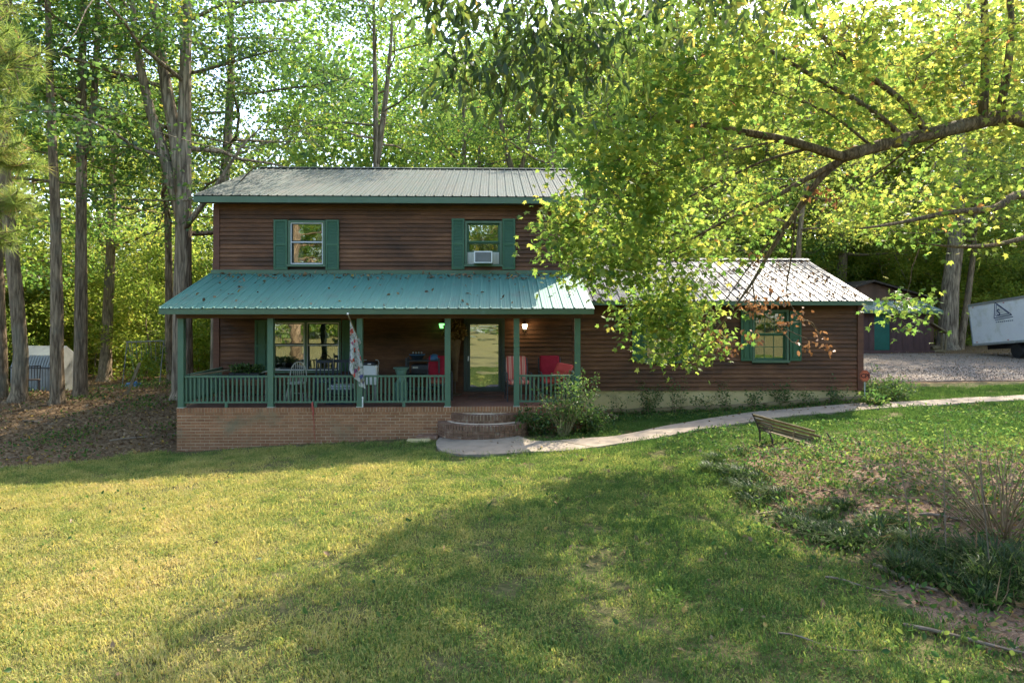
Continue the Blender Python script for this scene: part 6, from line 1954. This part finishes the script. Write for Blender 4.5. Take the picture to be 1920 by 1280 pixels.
P = np.concatenate([area(16000, 10.6, 26, 20.2, 26, lambda x, y: in_poly(x, y, DRIVE_N + DRIVE_S[::-1]).astype(float)), area(9000, 11, 34, 26, 35.5, lambda x, y: in_poly(x, y, DRIVE_N + DRIVE_S[::-1]).astype(float) * .8)])
P[:, 2] += .03
scatter("gravel", "loose grey driveway stones in front of the sheds and trailer", "gravel", P, 'diamond', .048, M['stone'], 1.2, .03)
n = 1100
u = UR + .3 + (WR - UR - .3) * rng.random(n) ** .62; v = rng.uniform(WV - .35, 5.4, n)
k = rng.random(n) < .25 + .75 * clumpy(u * 2, v * 2, 1, 1)
u, v = u[k], v[k]
P = np.array([H(a, b, 2.955 + (b - WV + .42) * .3543) for a, b in zip(u, v)])
n = 300
pu = rng.uniform(-7.4, 1.6, n); pv = np.where(rng.random(n) < .75, rng.uniform(WV - .5, WV - .1, n), rng.uniform(-.3, WV, n))
P = np.concatenate([P, np.array([H(a, b, 2.745 + (b + .33) * .3745 * .893) for a, b in zip(pu, pv)])])
scatter("fallen_leaves", "dry leaves caught on the ribs of the wing and porch roofs", "leaves", P, 'oval', .10, M['litter'], 1.4, .02)
P = area(60000, -22, -7, 9, 27, lambda x, y: (1 - lawn_mask(x, y)) * nohouse(x, y) * clumpy(x, y, .9, 3) * .8)
scatter("ground_cover", "low green weeds sprouting through the leaf litter on the bank", "weeds", P, 'oval', .075, M['weed'], .8, .14, alongz=.5)
P = np.concatenate([area(3500, -9, 3, 4.6, 13, lambda x, y: clumpy(x * 1.3, y * 1.6, 1.2, 5)), area(42000, 2.8, 12, 4.4, 16.5, lambda x, y: notpath(x, y) * nohouse(x, y) * (.25 + clumpy(x + 3, y, .8, 2)) * (.5 + .2 * (y > 11)) + .35 * bed_mask(x, y)), area(4200, 1.8, 9.4, 16.3, 17.6, lambda x, y: .9 * notpath(x, y)), area(1500, .4, 2.4, 14.6, 17, lambda x, y: .9 * notpath(x, y))])
scatter("ground_cover", "patchy green weeds in the bed and along the foundation", "weeds", P, 'oval', .06, M['weed'], .8, .10, alongz=.5)
P = np.concatenate([area(5000, 2.9, 9, 4.4, 13.5, lambda x, y: bed_mask(x, y) * .6), area(5000, -20, -7, 9, 24, lambda x, y: (1 - lawn_mask(x, y)) * .4)])
scatter("dry_straw", "thin dry grass straws and twigs strewn over the bare ground", "straw", P, 'needle', .30, M['litter'], 1.0, .05)

# ------------------------------------------------------------------ lawn grass
def tuft(n, rad, h0, h1, w, broad=False):
    V = []; F = []
    for i in range(n):
        a = rng.uniform(0, 6.283); q = rad * math.sqrt(rng.random()); x, y = q * math.cos(a), q * math.sin(a)
        h = rng.uniform(h0, h1); d = rng.uniform(0, 6.283); l = h * rng.uniform(.25, 1.15)
        dx, dy = math.cos(d), math.sin(d); ww = w * rng.uniform(.7, 1.3)
        b = len(V)
        if broad:
            z = h
            V += [(x, y, z), (x + dx * ww * 3 - dy * ww * 2, y + dy * ww * 3 + dx * ww * 2, z + .004), (x + dx * ww * 6, y + dy * ww * 6, z - .003), (x + dx * ww * 3 + dy * ww * 2, y + dy * ww * 3 - dx * ww * 2, z + .004)]
            F.append((b, b + 1, b + 2, b + 3))
        else:
            V += [(x - dy * ww, y + dx * ww, 0), (x + dy * ww, y - dx * ww, 0), (x + dx * l * .4 + dy * ww * .8, y + dy * l * .4 - dx * ww * .8, h * .65), (x + dx * l * .4 - dy * ww * .8, y + dy * l * .4 + dx * ww * .8, h * .65), (x + dx * l, y + dy * l, h)]
            F += [(b, b + 1, b + 2, b + 3), (b + 3, b + 2, b + 4)]
    me = bpy.data.meshes.new("grass_tuft"); me.from_pydata(V, [], F); me.materials.append(M['grass']); me.update()
    return me
tcol = bpy.data.collections.new("grass_tufts")
for i, a in enumerate([(130, .17, .018, .055, .0034), (120, .16, .015, .045, .0032), (110, .17, .025, .075, .0034), (120, .15, .012, .035, .0032)]):
    tcol.objects.link(bpy.data.objects.new("grass_tuft", tuft(*a)))
tcol.objects.link(bpy.data.objects.new("grass_tuft", tuft(60, .15, .01, .035, .0036, True)))

def grass_density(x, y):
    d = lawn_mask(x, y) * notpath(x, y)
    # bare foot strip along the porch wall and round the steps, none under the house
    ly = y - 15.24 - .026 * x
    d = d * np.where((x > -7.6) & (x < 9.35) & (ly > -.38 + .1 * np.sin(3 * x)) & (ly < 6.8), np.where((x > 1.7) & (ly < 1.7), 1.0, 0.0), 1.0)
    d = d * np.where((x > -1.75) & (x < .55) & (ly > -1.0), 0.0, 1.0)
    d = d * (1 - .74 * bed_mask(x, y)) * np.where(in_poly(x, y, [(3.0, 9.6), (3.5, 9.2), (3.8, 7.6), (4.6, 6.2), (4.4, 5.2), (3.5, 5.6), (3.2, 7.0)]), .12, 1.0)
    d = d * (.55 + .6 * clumpy(x, y, .7, 1))
    d = d * (1 - .85 * sm((clumpy(x * 1.9 + 4, y * 2.3, 1.0, 2) - .62) / .22) * sm((x + 3.0) / 3.0)) * (1 - .7 * sm((clumpy(x * 3.1, y * 2.7 + 2, 1.0, 2) - .72) / .2))
    d = d * np.where((y > 21.0) | ((x > 10) & (y > 20.2)), 0, 1)
    return np.clip(d, 0, 1)
lawn = link("grass", grid_mesh("grass", np.arange(-16, 24.1, .2), np.arange(3.4, 21.1, .2), M['grass'], gz, (("density", grass_density),)))
tag(lawn, "short patchy lawn, yellowed in the sun and greener by the house", "grass", None, 'stuff')
gn = bpy.data.node_groups.new("grass_scatter", 'GeometryNodeTree')
gn.interface.new_socket("Geometry", in_out='INPUT', socket_type='NodeSocketGeometry')
gn.interface.new_socket("Geometry", in_out='OUTPUT', socket_type='NodeSocketGeometry')
gi = gn.nodes.new("NodeGroupInput"); go = gn.nodes.new("NodeGroupOutput")
dp = gn.nodes.new("GeometryNodeDistributePointsOnFaces")
na = gn.nodes.new("GeometryNodeInputNamedAttribute"); na.data_type = 'FLOAT'; na.inputs['Name'].default_value = "density"
mu = gn.nodes.new("ShaderNodeMath"); mu.operation = 'MULTIPLY'; mu.inputs[1].default_value = 62
ci = gn.nodes.new("GeometryNodeCollectionInfo"); ci.inputs['Collection'].default_value = tcol
ci.inputs['Separate Children'].default_value = True; ci.inputs['Reset Children'].default_value = True
ip = gn.nodes.new("GeometryNodeInstanceOnPoints"); ip.inputs['Pick Instance'].default_value = True
rv = gn.nodes.new("FunctionNodeRandomValue"); rv.data_type = 'FLOAT_VECTOR'; rv.inputs[0].default_value = (-.1, -.1, 0); rv.inputs[1].default_value = (.1, .1, 6.283)
rs = gn.nodes.new("FunctionNodeRandomValue"); rs.data_type = 'FLOAT'; rs.inputs[2].default_value = .6; rs.inputs[3].default_value = 1.55
ri = gn.nodes.new("FunctionNodeRandomValue"); ri.data_type = 'INT'; ri.inputs[4].default_value = 0; ri.inputs[5].default_value = 4
gk = gn.links.new
gk(gi.outputs[0], dp.inputs['Mesh']); gk(na.outputs[0], mu.inputs[0]); gk(mu.outputs[0], dp.inputs['Density'])
gk(dp.outputs['Points'], ip.inputs['Points']); gk(ci.outputs[0], ip.inputs['Instance'])
gk(rv.outputs[0], ip.inputs['Rotation']); gk(rs.outputs[1], ip.inputs['Scale']); gk(ri.outputs[2], ip.inputs['Instance Index'])
gk(ip.outputs[0], go.inputs[0])
md = lawn.modifiers.new("grass_scatter", 'NODES'); md.node_group = gn
